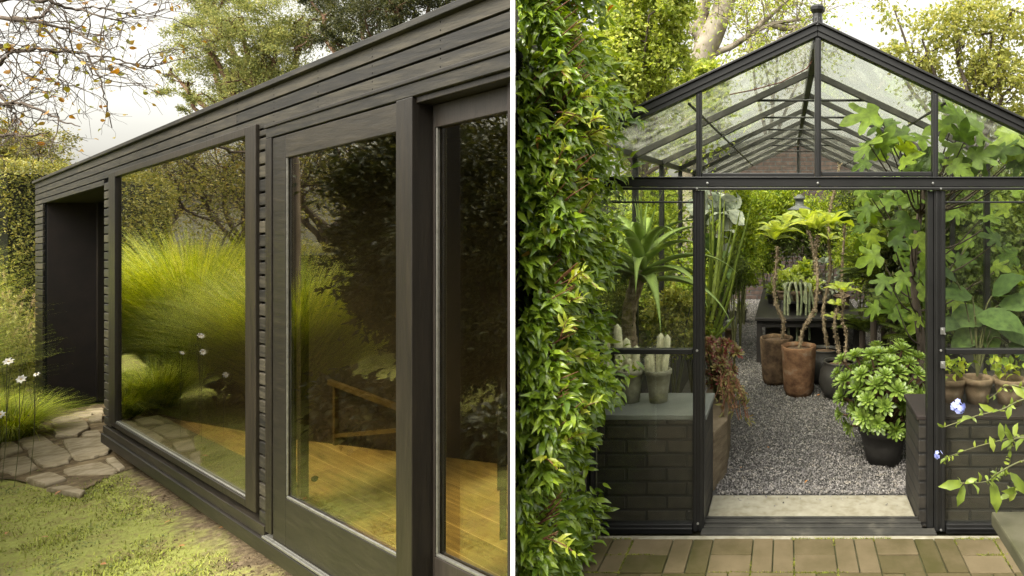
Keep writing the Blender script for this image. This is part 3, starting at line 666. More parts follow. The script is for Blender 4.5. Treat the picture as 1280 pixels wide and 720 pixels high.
hedge_row('clipped_hedge', (a_[0], a_[1], a_[2]-1.75), (b_[0], b_[1], b_[2]-1.9), .9, 0, 1.8, 50000, .045, M['hedge'], 'low dark clipped hedge mirrored in the picture window above the lawn')
# ornamental grass fountains mirrored in the glass
def mound(name, P, n, Lmax, label, mat, wid, spread, reach=1.0):
    m = MB(); a = gv.uniform(0, 6.283, n); u = gv.random(n)**.75; r_ = spread*np.sqrt(gv.random(n)); base = np.stack([r_*np.cos(a), r_*np.sin(a), 0*r_], -1)
    q = np.round(a*14)/14+gv.normal(size=n)*.10       # blades gather in tresses
    L = Lmax*(1-.50*u)*(.9+.2*gv.random(n)); blades(m, base, q, L, wid*(.5+.7*gv.random(n)), (.05+.50*u)*reach, (.22+.20*gv.random(n))*reach, 8)
    k = n//14; i = gv.integers(0, n, k)
    o = m.build(name, mat); o.location = P; tag(o, label, 'grass'); return o
def fountain(name, P, n, Lmax, label, group, mat, wid=.006, spread=.18, droop=.6, heads=False, lean=.55):
    m = MB(); a = gv.uniform(0, 6.283, n); r_ = spread*np.sqrt(gv.random(n)); base = np.stack([r_*np.cos(a), r_*np.sin(a), 0*r_], -1)
    az = a+gv.normal(size=n)*.5; L = Lmax*(.45+.55*gv.random(n)**.7)
    blades(m, base, az, L, wid*(.5+.6*gv.random(n)), np.clip(.04+lean*gv.random(n)**1.2, 0, .85), droop*(.25+.75*gv.random(n)), 7)
    o = m.build(name, mat); o.location = P; tag(o, label, 'grass', group); return o
def gpt(p, dz=0): return (p[0], p[1], gz(p[0], p[1])+dz)
f1 = mirror(243, 505, 9.4); mound('ornamental_grass', gpt(f1), 11000, 2.75, 'great lime mound of arching ornamental grass filling the picture window reflection', M['lime'], .011, .34)
f2 = mirror(366, 520, 7.9); mound('ornamental_grass', gpt(f2), 8500, 2.25, 'second lime grass mound mirrored across the siding and left half of the glass door', M['lime'], .010, .36, 1.1)
def shrub(name, P, R_, h, n, size, mat, label, cat='shrub', tpl=OV, group=None, clumps=60, nst=9, barkm='bark', cs=.13):
    root = thing(name, label, cat, P, 0, group); s_ = MB()
    for k in range(nst):
        a = gv.uniform(0, 6.28); e = np.array([math.cos(a)*R_*.5, math.sin(a)*R_*.5, h*.75]); pts = [np.array([0,0,-.05])*1.0+(e)*u**1.1+gv.normal(size=3)*.04*u for u in np.linspace(0, 1, 7)]
        s_.tube(pts, np.linspace(.022, .006, 7), 6)
    s_.build('stems', M[barkm], root)
    m = MB(); crown(m, (0,0,h*.53), (R_, R_, h*.50), n, size, tpl, clumps, cs, .3, r=gv, down=.4); m.build('foliage', mat, root); return root
f3 = mirror(196, 515, 7.7); fountain('grass_tuft', gpt(f3), 1600, .75, 'low lime tuft of grass mirrored at the lower left of the picture window', None, M['lime'], .008, .16, .6)
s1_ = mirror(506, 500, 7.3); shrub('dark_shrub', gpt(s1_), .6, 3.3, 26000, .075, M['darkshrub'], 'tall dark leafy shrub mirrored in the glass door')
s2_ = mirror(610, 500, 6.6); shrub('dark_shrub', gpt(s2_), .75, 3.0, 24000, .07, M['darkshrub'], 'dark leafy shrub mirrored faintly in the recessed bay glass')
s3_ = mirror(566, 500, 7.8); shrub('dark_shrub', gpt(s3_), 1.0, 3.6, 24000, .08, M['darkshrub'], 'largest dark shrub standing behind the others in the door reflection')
# trees mirrored above the hedge
def tree(name, P, trunk_h, r0, crown_c, crown_r, n, size, mat, label, seed, tpl=SM, bark='bark', depth=4, L0=None, clumps=110, cs=.13, up=.18, group=None, extra=True, spread=.6, tipleaf=.5, hang=.3):
    g = np.random.default_rng(seed); root = thing(name, label, 'tree', P, 0, group); m = MB(); tips = []
    L0 = L0 or trunk_h
    # trunk
    pts = [np.array([0,0,-.1])]; d = np.array([0,0,1.0]); k = 8
    for i in range(k): d = d+g.normal(size=3)*.06; d[2] = abs(d[2]); d /= np.linalg.norm(d); pts.append(pts[-1]+d*(trunk_h+.1)/k)
    m.tube(pts, np.linspace(r0, r0*.72, k+1)+np.array([.25*r0]+[0]*k), 12)
    m.build('trunk', M[bark], root); lm = MB()
    for q in range(6):
        a = q*1.05+g.random(); grow(lm, pts[-1-(q%3)], (math.cos(a)*.75, math.sin(a)*.75, .9), L0*(.7+.4*g.random()), r0*.5, depth, g, tips, up, spread, (2,4), 6, .13, 0, .66, .6, .006)
    lm.build('limbs', M[bark], root)
    f = MB(); nt_ = int(n*tipleaf); leaves_on(f, tips, nt_, size, tpl, g, size*2.2, .4, 0, hang)
    if n-nt_ > 0: crown(f, crown_c, crown_r, n-nt_, size, tpl, clumps, cs, .3, r=g)
    f.build('crown', mat, root); return root
for k, (px, Y, hh, lb) in enumerate([(175, 23, 3.4, 'spreading tree mirrored at the far left of the picture window'), (285, 20, 3.0, 'open crowned tree mirrored at the right of the picture window with sky showing through'), (400, 17, 3.1, 'airy tree mirrored in the top corner of the glass door')]):
    p = mirror(px, 330, Y); tree('garden_tree', gpt(p), hh*.7, .16, (0,0,hh*1.25), (2.8,2.8,2.1), 9500, .085, M['treeleaf'], lb, 40+k, group=None)
# plants at the left edge
p = GL(14, 552); fountain('grass_tuft', gpt(p), 1500, .62, 'bright arching grass tuft beside the stone path at the left edge', None, M['lime'], .007, .13, .85)
p = GL(-18, 535); fountain('grass_tuft', gpt(p), 900, .6, 'second grass tuft mostly cut by the left edge behind the bright one', None, M['lime'], .007, .14, .8)
def meadow(P, n, h, label, seed):
    g = np.random.default_rng(seed); root = thing('meadow_plant', label, 'plant', P, 0, 'tall meadow plants in front of the clipped hedge'); s_ = MB(); l = MB(); heads_ = []
    for k in range(n):
        b = np.append(g.normal(size=2)*.16, 0); a = g.uniform(0, 6.28); ln_ = g.uniform(.1, .4); hh = h*g.uniform(.6, 1.05)
        pts = [b+np.array([math.cos(a)*ln_*u*u*hh*.8, math.sin(a)*ln_*u*u*hh*.8, hh*u*(1-.10*u)]) for u in np.linspace(0, 1, 7)]
        s_.tube(pts, np.linspace(.004, .0015, 7), 4)
        m_ = 26; u = g.uniform(.1, .97, m_); Pp = np.array([np.array([np.interp(x, np.linspace(0,1,7), [q[c] for q in pts]) for c in range(3)]) for x in u])
        D = rdir(m_, .25, g); l.inst(OVN, Pp, D, rdir(m_, 2, g), (.11-.05*u)*g.uniform(.7,1.3,m_))
        if k % 2 == 0:
            m_ = 70; hd = MB(); heads_.append(hd); u = g.random(m_)**.7; e = np.array(pts[-1]); dd = np.array(pts[-1])-np.array(pts[-2]); dd /= np.linalg.norm(dd)
            Pp = e+dd*(u*.16)[:,None]+g.normal(size=(m_,3))*.008; hd.inst(SMN, Pp, dd+g.normal(size=(m_,3))*.4, rdir(m_, 0, g), .018)
    s_.build('stems', M['stem'], root); l.build('leaves', M['meadow'], root); [hd.build('seed_head', M['seed'], root) for hd in heads_]
M['seed'] = leaf_mat('buff_seed_heads', [(.35,.27,.15),(.48,.38,.22)], .3, .7, .1)
for k, (px, py, h, lb) in enumerate([(4,500,1.35,'leafy meadow plant at the very left edge behind the anemones'),(22,498,1.15,'meadow plant with buff seed heads in the middle of the clump'),(38,492,1.25,'meadow plant leaning against the cabin corner'),(12,486,1.6,'tallest meadow plant, nearest the hedge'),(33,480,1.35,'meadow plant behind the leaning one below the hedge'),(-10,490,1.4,'meadow plant cut by the left edge')]):
    meadow(gpt(GL(px, py)), 22, h, lb, 60+k)
# anemones
def anemone(P, top, label, seed, n=1, sz=.034):
    g = np.random.default_rng(seed); P = np.array(P, float); top = np.array(top, float)-P; root = thing('anemone', label, 'flower', P, 0, 'white anemones')
    s_ = MB(); pts = [top*np.array([u**1.4, u**1.4, u])+np.array([.02*math.sin(4*u),0,0]) for u in np.linspace(0,1,8)]; s_.tube(pts, .0022, 5)
    f = MB(); c = MB(); bl = MB()
    heads = [top]+[top+g.normal(size=3)*.05 for _ in range(n-1)]
    for h_ in heads:
        if n > 1: s_.tube([pts[5], (pts[5]+h_)/2+[0,0,-.01], h_], .0016, 4)
        fn = np.array([.3, -.8, .5])+g.normal(size=3)*.25; fn /= np.linalg.norm(fn); u_ = np.cross(fn, [0,0,1.]); u_ /= np.linalg.norm(u_); v_ = np.cross(fn, u_)
        for r_ in range(7):
            a = r_*6.283/7; D = u_*math.cos(a)+v_*math.sin(a)+fn*.25; f.inst(OVW, [h_], [D], [fn], sz)
        c = MB(); c.lathe([(0,.004),(.006,.003),(.007,-.002),(0,-.003)], h_+fn*.006, 8); c.build('centre', M['yellow'], root, True)
    for _ in range(5):
        q = top+g.normal(size=3)*[.06,.06,.04]; s_.tube([pts[4], (pts[4]+q)/2, q], .0012, 4); bl = MB(); bl.lathe([(0,-.006),(.007,0),(0,.008)], q, 8); bl.build('bud', M['stem'], root, True)
    s_.build('stem', M['stem'], root); f.build('petals', M['petal'], root)
    return root
M['yellow'] = noise_mat('yellow_centre', [(.3,(.5,.35,.05)),(.7,(.6,.45,.08))], 20, .8, bump=0)
def an_at(px, py, Y, lb, seed, n=1, sz=.036):
    t_ = W(px, py, Y); anemone((t_[0]-.12, t_[1]+.05, gz(t_[0]-.12, t_[1]+.05)), t_, lb, seed, n, sz)
an_at(11, 452, 5.3, 'white anemone highest of the flowers at the left edge', 1); an_at(27, 474, 5.2, 'white anemone nodding above the bright grass tuft', 2); an_at(1, 518, 5.0, 'small white anemone half cut by the left edge', 3, 1, .03)
an_at(46, 468, 5.4, 'pale budding anemone in front of the cabin corner', 4, 1, .024)
# anemones in the reflection
t_ = mirror(287, 441, 7.7); anemone(gpt(t_+[.1,.1,0]), t_, 'white anemone group mirrored low in the picture window', 5, 3, .045)
def herb(P, R_, h, n, size, mat, label, tpl=OVW, cat='plant', name='leafy_plant', group=None, seed=1, nst=7):
    g = np.random.default_rng(seed); root = thing(name, label, cat, P, 0, group); s_ = MB(); l = MB()
    for k in range(nst):
        a = g.uniform(0, 6.28); e = np.array([math.cos(a)*R_*.8, math.sin(a)*R_*.8, h*g.uniform(.6,1)]); s_.tube([e*u for u in (0,.5,1)], [.006,.005,.003], 5)
    s_.build('stems', M['stem'], root); crown(l, (0,0,h*.6), (R_, R_, h*.45), n, size, tpl, 18, .3, .8, r=g); l.build('leaves', mat, root); return root
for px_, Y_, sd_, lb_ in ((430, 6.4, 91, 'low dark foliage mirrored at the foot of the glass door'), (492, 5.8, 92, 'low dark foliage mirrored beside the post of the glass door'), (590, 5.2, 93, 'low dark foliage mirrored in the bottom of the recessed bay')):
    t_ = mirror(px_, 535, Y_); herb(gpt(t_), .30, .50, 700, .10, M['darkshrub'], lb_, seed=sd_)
t_ = mirror(306, 500, 7.8); herb(gpt(t_), .3, .55, 260, .13, M['darkshrub'], 'broad leaved dark plant mirrored at the foot of the picture window', seed=9)
# overhanging branches, top left: limbs reach in from a tree standing outside the frame
gb_ = np.random.default_rng(33)
bp = W(-330, 0, 5.2); root = thing('overhanging_tree', 'bare twisting branches with sparse orange and olive leaves overhanging the top left', 'tree', (bp[0], bp[1], gz(bp[0], bp[1])))
o3 = np.array([bp[0], bp[1], gz(bp[0], bp[1])]); tk = MB(); fork = np.array([0,0,2.9])
tk.tube([np.array([0,0,-.1]), np.array([.03,0,1.]), np.array([-.02,0,2.]), fork, fork+[.05,.1,1.3]], [.15,.12,.11,.10,.06], 12); tk.build('trunk', M['bark'], root, True)
def roofline(q, m):
    w = q+o3; px, py = w[0]/w[1]*FPX+CX, CY-(w[2]-EYE)*FPX/w[1]; return py > 227-.422*(px-44)-m
paths = [[(-40,30),(0,22),(30,24),(50,22),(60,14),(64,4),(66,-12)], [(-30,20),(10,23),(48,28),(85,36),(110,48),(135,62)], [(-40,50),(0,58),(12,64),(36,63),(62,62),(95,66),(125,72),(150,80)],
 [(-30,95),(0,80),(14,65),(24,62)], [(-30,140),(0,106),(10,106)], [(-40,160),(0,130),(20,128),(48,136),(75,150),(100,158)], [(-30,2),(20,-2),(60,2),(95,12),(130,22),(165,30)], [(-40,100),(-5,112),(8,128),(20,146),(34,160)],[(60,62),(72,75),(76,98),(82,122)],[(110,70),(124,96),(132,128),(140,160)],[(95,12),(120,8),(145,14),(170,18),(205,22)],[(125,70),(150,75),(180,84),(205,78)],[(48,28),(66,50),(90,66),(112,82),(118,100)],[(-30,175),(10,168),(40,170),(62,164)]]
tips = []; lm = MB(); leafpts = []
for k, pth in enumerate(paths):
    Yb = 5.0+gb_.uniform(-.5, .7); pts = [W(x, y, Yb+.03*i*gb_.uniform(-1,1))-o3 for i, (x, y) in enumerate(pth)]
    if pth[0][0] < -20: pts = [fork*.6+np.array([0,0,.6+.15*(k%5)]), (pts[0]+fork)/2+[0,0,.1]]+pts
    dn = []; 
    for i in range(len(pts)-1):
        for u in np.linspace(0, 1, 5, endpoint=False): dn.append(pts[i]*(1-u)+pts[i+1]*u+gb_.normal(size=3)*.006)
    dn.append(pts[-1]); r0 = .024 if pth[0][0] < -20 else .008; lm.tube(dn, np.linspace(r0, .0035, len(dn)), 6)
    sub = [q for q in dn[int(len(dn)*.35):] if not roofline(q, 60)]
    for q in range(len(sub)):
        if gb_.random() < .52:
            dd = np.array([gb_.normal()*.6+.35, gb_.normal()*.5, gb_.normal()*.6-.1]); grow(lm, sub[q], dd, gb_.uniform(.12,.36), .0042, 2, gb_, tips, -.10, .5, (2,3), 5, .22, 0, .65, .6, .0015)
# hanging twigs
for px in (88, 102, 128, 70):
    y0 = gb_.uniform(40, 90); pts = [W(px+gb_.normal()*2+k*1.2, y0+k*gb_.uniform(9,13), 5.0)-o3 for k in range(8)]; lm.tube(pts, np.linspace(.0035,.0012,8), 4); tips += [(p, np.array([0,0,-1.])) for p in pts[3:]]
lm.build('branches', M['bark'], root, True)
f = MB(); T_ = np.array([t[0] for t in tips if not roofline(t[0], 12)]); i = gb_.integers(0, len(T_), 330); px_ = (T_[i]+o3)[:,0]/(T_[i]+o3)[:,1]*800+985; 
D = rdir(330, 0, gb_); D[:,2] -= .7; f.inst(OVW, T_[i], D, rdir(330, 0, gb_), .030+.030*gb_.random(330))
f.build('leaves', M['autumn'], root, True)
# trees behind the cabin
def far_tree(px, pz, Y, *a, **k): p = W(px, 0, Y); return tree(k.pop('name'), (p[0], p[1], gz(p[0], p[1])), *a, **k)
P_ = W(335, 0, 14); gzp = max(-1.6, gz(P_[0], P_[1]))
def bigcrown(name, px, Y, blobs, n, size, mat, label, seed, r0=.2, tpl=SM, bark='redbark', cs=.12, clumps=70, trunk_top=2.5, limbs=14):
    """tree with crown made of several foliage masses (px, py, radius px) held by real limbs"""
    g = np.random.default_rng(seed); b = W(px, 0, Y); z = gz(b[0], b[1]) if px < 640 else 0; z = max(z, -1.6); root = thing(name, label, 'tree', (b[0], b[1], z)); o3 = np.array([b[0], b[1], z])
    tk = MB(); hh = trunk_top-z; pts = [np.array([0.02*math.sin(u*7), .02*u, -.1+u*(hh+.1)]) for u in np.linspace(0, 1, 8)]; tk.tube(pts, np.linspace(r0*1.2, r0*.75, 8), 12); tk.build('trunk', M[bark], root, True)
    lm = MB(); f = MB(); tot = sum(q[2]**2 for q in blobs); top = pts[-1]
    for (bx, by, br) in blobs:
        yy = Y+g.uniform(-1, 1)*.8; c = W(bx, by, yy)-o3; rr = br/FPX*yy; k = max(2, int(limbs*br*br/tot))
        mid = top*.5+c*.5+g.normal(size=3)*.2; mn = [top*(1-u)**2+2*mid*u*(1-u)+c*u*u+g.normal(size=3)*.03 for u in np.linspace(0,1,9)]; lm.tube(mn, np.linspace(r0*.5, r0*.12, 9), 7)
        tips = []
        for q in range(k+2): grow(lm, mn[g.integers(4, 9)], rdir(1, 0, g)[0]+[0,0,.3], rr*.62, r0*.16, 2, g, tips, .1, .7, (2,4), 5, .15, 0, .6, .6, .006)
        nn = int(n*br*br/tot); leaves_on(f, tips, int(nn*.35), size, tpl, g, size*2, .4); crown(f, c, (rr, rr, rr*.85), nn-int(nn*.35), size, tpl, max(12, int(clumps*br*br/tot*3)), cs, .3, r=g)
    lm.build('limbs', M[bark], root, True); f.build('crown', mat, root); return root
bigcrown('conifer_tree', 330, 13.5, [(262,60,46),(235,120,26),(300,20,50),(250,-10,40),(345,60,50),(330,110,38),(390,25,52),(285,100,34),(222,95,14),(250,30,30)], 62000, .060, M['conifer'], 'feathery soft green conifer rising behind the left part of the cabin roof', 71, .22, SMN)
bigcrown('yew_tree', 470, 12.5, [(450,10,50),(490,-10,50),(540,-20,50),(420,50,30),(500,25,26),(390,0,30),(580,-30,40)], 60000, .06, M['darkshrub'], 'darker yew with reddish limbs above the middle of the cabin roof', 72, .2, SMN)
bigcrown('loose_bush', 30, 14, [(20,190,30),(60,180,24),(85,205,14),(-20,170,34)], 12000, .05, M['treeleaf'], 'hazy pale bush with fine twigs behind the clipped hedge', 73, .08, SM, 'bark', .16, 40, 1.6)
# =================================================================== RIGHT: greenhouse
YF = 3.5; S_ = FPX/YF
M['metal'] = noise_mat('black_powder_coated_metal', [(.3,(0.0050,0.0050,0.0048)),(.7,(0.0109,0.0109,0.0108))], 12, .42, (0.4200,0.4200,0.4000), .08, .002, 6, .5)
M['metal2'] = noise_mat('weathered_rafter_metal', [(.3,(0.0163,0.0156,0.0136)),(.55,(0.0325,0.0312,0.0267)),(.75,(0.0845,0.0780,0.0620))], 9, .6, (0.6500,0.6500,0.6200), .2, .002, 8, .4)
M['gglass'] = glass_mat('greenhouse_glass', (.97,.98,.95), .018, .55, .012)
M['roofglass'] = glass_mat('greenhouse_roof_glass', (.95,.96,.93), .03, .8, .42)
M['darkbrick'] = brick_mat('black_washed_brick', (0.0149,0.0128,0.0100), (0.0267,0.0223,0.0170), (0.0059,0.0054,0.0047), 1, .225, .078, .009, 'xz', 1.0, .62)
M['darkbrick_y'] = brick_mat('black_washed_brick_side', (0.0120,0.0105,0.0085), (0.0216,0.0182,0.0145), (0.0048,0.0044,0.0040), 1, .225, .078, .006, 'yz', .8)
M['redbrick'] = brick_mat('old_red_brick', (0.0410,0.0246,0.0189), (0.0599,0.0378,0.0294), (0.0378,0.0416,0.0420), 1, .225, .078, .008, 'xz', .5)
M['slab'] = noise_mat('grey_slate_slab', [(.3,(0.0900,0.0975,0.0900)),(.7,(0.1575,0.1650,0.1500))], 6, .55, bump=.15)
M['concrete'] = noise_mat('mossy_concrete', [(.3,(0.1360,0.1185,0.0755)),(.5,(0.2244,0.2092,0.1579)),(.7,(0.2856,0.2719,0.2196))], 5, .9, (0.6800,0.6972,0.6864), .4, .006, 12, .2, sc2=30)
M['gravelbase'] = noise_mat('gravel_bed', [(.3,(.03,.029,.027)),(.7,(.09,.086,.08))], 60, .95, bump=.6)
XL = (735-CX)/S_; XR = (1309-CX)/S_; XC = (1022-CX)/S_; ZE = EYE-(172-CY)/S_; ZR = EYE-(37-CY)/S_; YB = 10.2
zz = lambda py: EYE-(py-CY)/S_
xx = lambda px: (px-CX)/S_
gh = thing('greenhouse', 'black metal framed greenhouse with glass gable and open doorway', 'greenhouse', (XC, YF, 0))
def gpart(name, mb, mat, parent=None, bevel=0, smooth=False):
    o = mb.build(name, mat, None, smooth, bevel, loc=None)
    P_ = parent or gh; o.parent = P_; o.matrix_parent_inverse = Matrix.Translation(-Vector((XC, YF, 0))) if P_ is gh else Matrix.Identity(4)
    return o
def gbox(name, boxes, mat, parent=None, bevel=.003):
    m = MB()
    for b in boxes: m.box(*b)
    return gpart(name, m, mat, parent, bevel)
fz = lambda a, b: (zz(b), zz(a))
# posts with a raised profile and a groove
def post(px0, px1, py0, y0=YF, dz=.06, name='post'):
    x0, x1 = xx(px0), xx(px1); w = x1-x0
    gbox(name, [(x0, x1, y0, y0+dz, -.01, zz(py0)), (x0+w*.12, x0+w*.36, y0-.008, y0-.0005, -.01, zz(py0)-.002), (x0+w*.60, x0+w*.90, y0-.010, y0-.0005, -.01, zz(py0)-.002)], M['metal'])
post(733, 741, 174); post(866, 880, 238); post(1168, 1182, 238); post(1303, 1311, 174)
gbox('door_stop', [(xx(1160), xx(1167.5), YF+.01, YF+.07, -.01, zz(239))], M['metal'])
gbox('beam', [(xx(731), xx(1313), YF-.012, YF+.055, zz(233.5), zz(223)), (xx(731), xx(1313), YF-.022, YF+.06, zz(237.5), zz(234.0)), (xx(731), xx(1313), YF-.022, YF+.06, zz(222.7), zz(221))], M['metal'])
for a, b in ((742, 865.5), (1182.5, 1302.5)):
    gbox('glazing_bar', [(xx(a), xx(b), YF, YF+.04, zz(443), zz(436.5))], M['metal'])
    gbox('glazing_bar', [(xx(a), xx(b), YF+.005, YF+.03, zz(254), zz(251.5))], M['metal'])
    gbox('bottom_rail', [(xx(a), xx(b), YF-.004, YF+.04, zz(667), zz(655)), (xx(a), xx(b), YF-.012, YF+.04, zz(662), zz(659))], M['metal'])
    gbox('pane', [(xx(a)+.003, xx(b)-.003, YF+.018, YF+.023, zz(655), zz(443))], M['gglass'], None, 0)
    gbox('pane', [(xx(a)+.003, xx(b)-.003, YF+.018, YF+.023, zz(436.5), zz(238))], M['gglass'], None, 0)
def roofz(X): return ZR-(ZR-ZE)/(XC-XL)*abs(X-XC)
for px0, px1 in ((870, 876.5), (1018.5, 1026.5), (1166, 1173)):
    x0, x1 = xx(px0), xx(px1); gbox('gable_mullion', [(x0, x1, YF, YF+.05, zz(221)+.001, roofz((x0+x1)/2)-.03), (x0+.008, x1-.008, YF-.008, YF-.0005, zz(221)+.001, roofz((x0+x1)/2)-.05)], M['metal'])
gbox('sash_rail', [(xx(877), xx(1018), YF+.01, YF+.04, zz(220.5), zz(216)), (xx(1027), xx(1165.5), YF+.01, YF+.04, zz(220), zz(214.5))], M['metal'])
# gable panes
edges = [741, 869.5, 1018, None]
def gable_pane(px0, px1):
    x0, x1 = xx(px0), xx(px1); m = MB(); pts = [(x0, zz(221)), (x1, zz(221)), (x1, roofz(x1)-.03), (x0, roofz(x0)-.03)]
    V = [(x, y, z) for y in (YF+.018, YF+.022) for x, z in pts]; m.add(V, [(3,2,1,0),(4,5,6,7),(0,1,5,4),(1,2,6,5),(2,3,7,6),(3,0,4,7)]); gpart('gable_pane', m, M['gglass'])
for a, b in ((741, 869.5), (877, 1018), (1027, 1165.5), (1173.5, 1303)): gable_pane(a, b)
def rake(name, y0, y1, th, off, sides=(-1, 1), ext=.06, mat='metal'):
    """sloping bars of the roof: a prism following each slope"""
    sl = (ZR-ZE)/(XC-XL); cs_ = math.cos(math.atan(sl))
    for sg in sides:
        m = MB(); xe = XL-ext if sg < 0 else XR+ext; pts = []
        for x in (XC+sg*.0005, xe):
            zc = ZR-sl*abs(x-XC)+off; pts.append((x, zc)); pts.append((x, zc-th/cs_))
        V = [(x, y, z) for y in (y0, y1) for x, z in pts]
        m.add(V, [(0,1,3,2),(4,6,7,5),(0,4,5,1),(2,3,7,6),(0,2,6,4),(1,5,7,3)]); gpart(name, m, M[mat], None, .002)
rake('verge_bar', YF-.02, YF+.05, .034, .028); rake('verge_bar', YF-.035, YF+.05, .012, .041); rake('verge_trim', YF-.012, YF+.05, .026, -.008)
ry = [YF+.98+.94*k for k in range(7)]
for y in ry: rake('rafter', y, y+.04, .042, -.012, ext=0, mat='metal2')
gbox('ridge_beam', [(XC-.022, XC+.022, YF+.055, YB+.05, ZR-.06, ZR+.004)], M['metal2'])
gbox('ridge_cap', [(XC-.016, XC+.016, YF-.03, YB+.06, ZR+.030, ZR+.06)], M['metal'])
m = MB(); m.lathe([(0,0),(.030,0),(.026,.05),(.026,.065),(.040,.085),(.042,.100),(.030,.112),(.0,.114)], (XC, YF-.005, ZR+.018), 8); gpart('finial', m, M['metal'])
for x0, x1 in ((XL-.02, XL+.03), (XR-.03, XR+.02)): gbox('eave_gutter', [(x0, x1, YF+.06, YB, ZE-.045, ZE-.005)], M['metal'])
sl_ = (ZR-ZE)/(XC-XL)
yy = [YF+.06]+[y+.02 for y in ry]+[YB]
for k in range(len(yy)-1):
    for sg in (-1, 1):
        xe = XL if sg < 0 else XR; m = MB(); V = []
        for dz_ in (0, .005):
            for x, y in ((XC+sg*.02, yy[k]), (xe, yy[k]), (xe, yy[k+1]), (XC+sg*.02, yy[k+1])): V.append((x, y, ZR-sl_*abs(x-XC)-.008+dz_))
        m.add(V, [(3,2,1,0),(4,5,6,7),(0,1,5,4),(1,2,6,5),(2,3,7,6),(3,0,4,7)]); gpart('roof_pane', m, M['roofglass'])
# collar ties, purlin braces, vent stays
for k, y in enumerate(ry[:6]):
    if k % 1 == 0:
        z = 2.505; hw = (ZR-z)/sl_-.03; m = MB(); m.tube([(XC-hw, y+.05, z), (XC+hw, y+.05, z)], .009, 8); gpart('tie_rod', m, M['metal'])
for sg in (-1, 1):
    m = MB(); x = XC+sg*.72; m.bar((x, YF+.1, roofz(x)-.05), (x, YB, roofz(x)-.05), .014, .010); gpart('purlin', m, M['brass'] if 'brass' in M else M['metal2'])
    for y in (YF+1.6, YF+2.55): 
        m = MB(); x = XC+sg*.66; m.bar((x, y, roofz(x)-.10), (x+sg*.10, y+.55, roofz(x)-.03), .022, .012); m.bar((x+sg*.02, y-.1, roofz(x)-.13), (x-sg*.12, y+.1, roofz(x)-.02), .016, .010); gpart('vent_opener', m, M['metal'])
m = MB(); c_ = [(xx(905)*1.0+0, YF+.35, zz(105)), (xx(935), YF+.4, zz(97)), (xx(975), YF+.45, zz(84)), (xx(1012), YF+.5, zz(62)), (xx(1020), YF+.5, zz(50))]; m.tube(c_, .004, 6)
M['rustwire'] = noise_mat('rusty_cable', [(.3,(.07,.02,.012)),(.7,(.12,.04,.025))], 9, .8, bump=0); gpart('cable', m, M['rustwire'])
# side walls
for sg, X in ((-1, XL), (1, XR)):
    x0, x1 = (X, X+.04) if sg < 0 else (X-.04, X)
    for y in ry: gbox('side_post', [(x0, x1, y, y+.04, .60, ZE-.05)], M['metal'])
    gbox('side_pane', [((x0+x1)/2-.003, (x0+x1)/2+.003, YF+.07, YB, .62, ZE-.05)], M['gglass'], None, 0)
    xa, xb = (X-.02, X+.09) if sg < 0 else (X-.09, X+.02); gbox('side_brick_wall', [(xa, xb, YF+.5, YB, -.02, .60)], M['darkbrick_y'])
gbox('rear_frame', [(XL, XL+.04, YB, YB+.05, 0, ZE), (XR-.04, XR, YB, YB+.05, 0, ZE), (XL+.04, XR-.04, YB, YB+.05, 1.98, 2.04), (XC-.02, XC+.02, YB, YB+.05, 2.04, ZR-.06)], M['metal'])
rake('rear_verge', YB+.001, YB+.05, .04, 0)
# low front walls
lw = gbox('front_brick_wall', [(xx(742), -.463, YF+.06, 3.955, -.02, .575)], M['darkbrick'], None, .004)
gbox('wall_slab', [(xx(742), -.452, YF+.055, 3.965, .577, .606)], M['slab'], None, .004)
rw = gbox('front_brick_wall', [(.728, xx(1302), YF+.06, 3.955, -.02, .575)], M['darkbrick'], None, .004)
gbox('wall_slab', [(.716, xx(1302), YF+.055, 3.965, .577, .600)], M['dark'], None, .004)
gbox('door_sill', [(-.46, .725, 3.625, 3.90, -.05, .004)], M['concrete'], None, .01)
m = MB(); m.box(-.47, .80, 3.44, 3.50, -.03, .006); m.box(-.47, .735, 3.502, 3.622, -.03, .012); m.box(-.47, .735, 3.535, 3.545, .0125, .022); m.box(-.47, .735, 3.59, 3.60, .0125, .022)
gpart('threshold_track', m, M['steel'] if 'steel' in M else M['metal2'], None, .002)
M['steel'] = noise_mat('dull_steel', [(.3,(.25,.25,.24)),(.7,(.5,.5,.48))], 15, .35, bump=.05); M['steel'].node_tree.nodes['Principled BSDF'].inputs['Metallic'].default_value = .8
for py in (413, 455):     # little catches on the right post
    m = MB(); c = np.array([xx(1177.5), YF-.018, zz(py)]); m.box(c[0]-.012, c[0]+.012, c[1]-.004, c[1]+.006, c[2]-.018, c[2]+.018); m.bar(c+[-.004,-.012,.012], c+[.010,-.014,-.016], .009, .009); gpart('door_catch', m, M['steel'], None, .001)
for px, py in ((1175,236),(1175,437),(1175,660),(872,236),(872,437),(873,652),(1022,229),(1165,229),(885,229)):
    m = MB(); m.lathe([(0,-.004),(.006,-.003),(.007,.0),(0,.0)], (0,0,0), 10); V = m.V[0]; m.V[0] = np.stack([V[:,0], V[:,2], V[:,1]], -1)+np.array([xx(px), YF-.0225, zz(py)]); gpart('rivet', m, M['steel'])
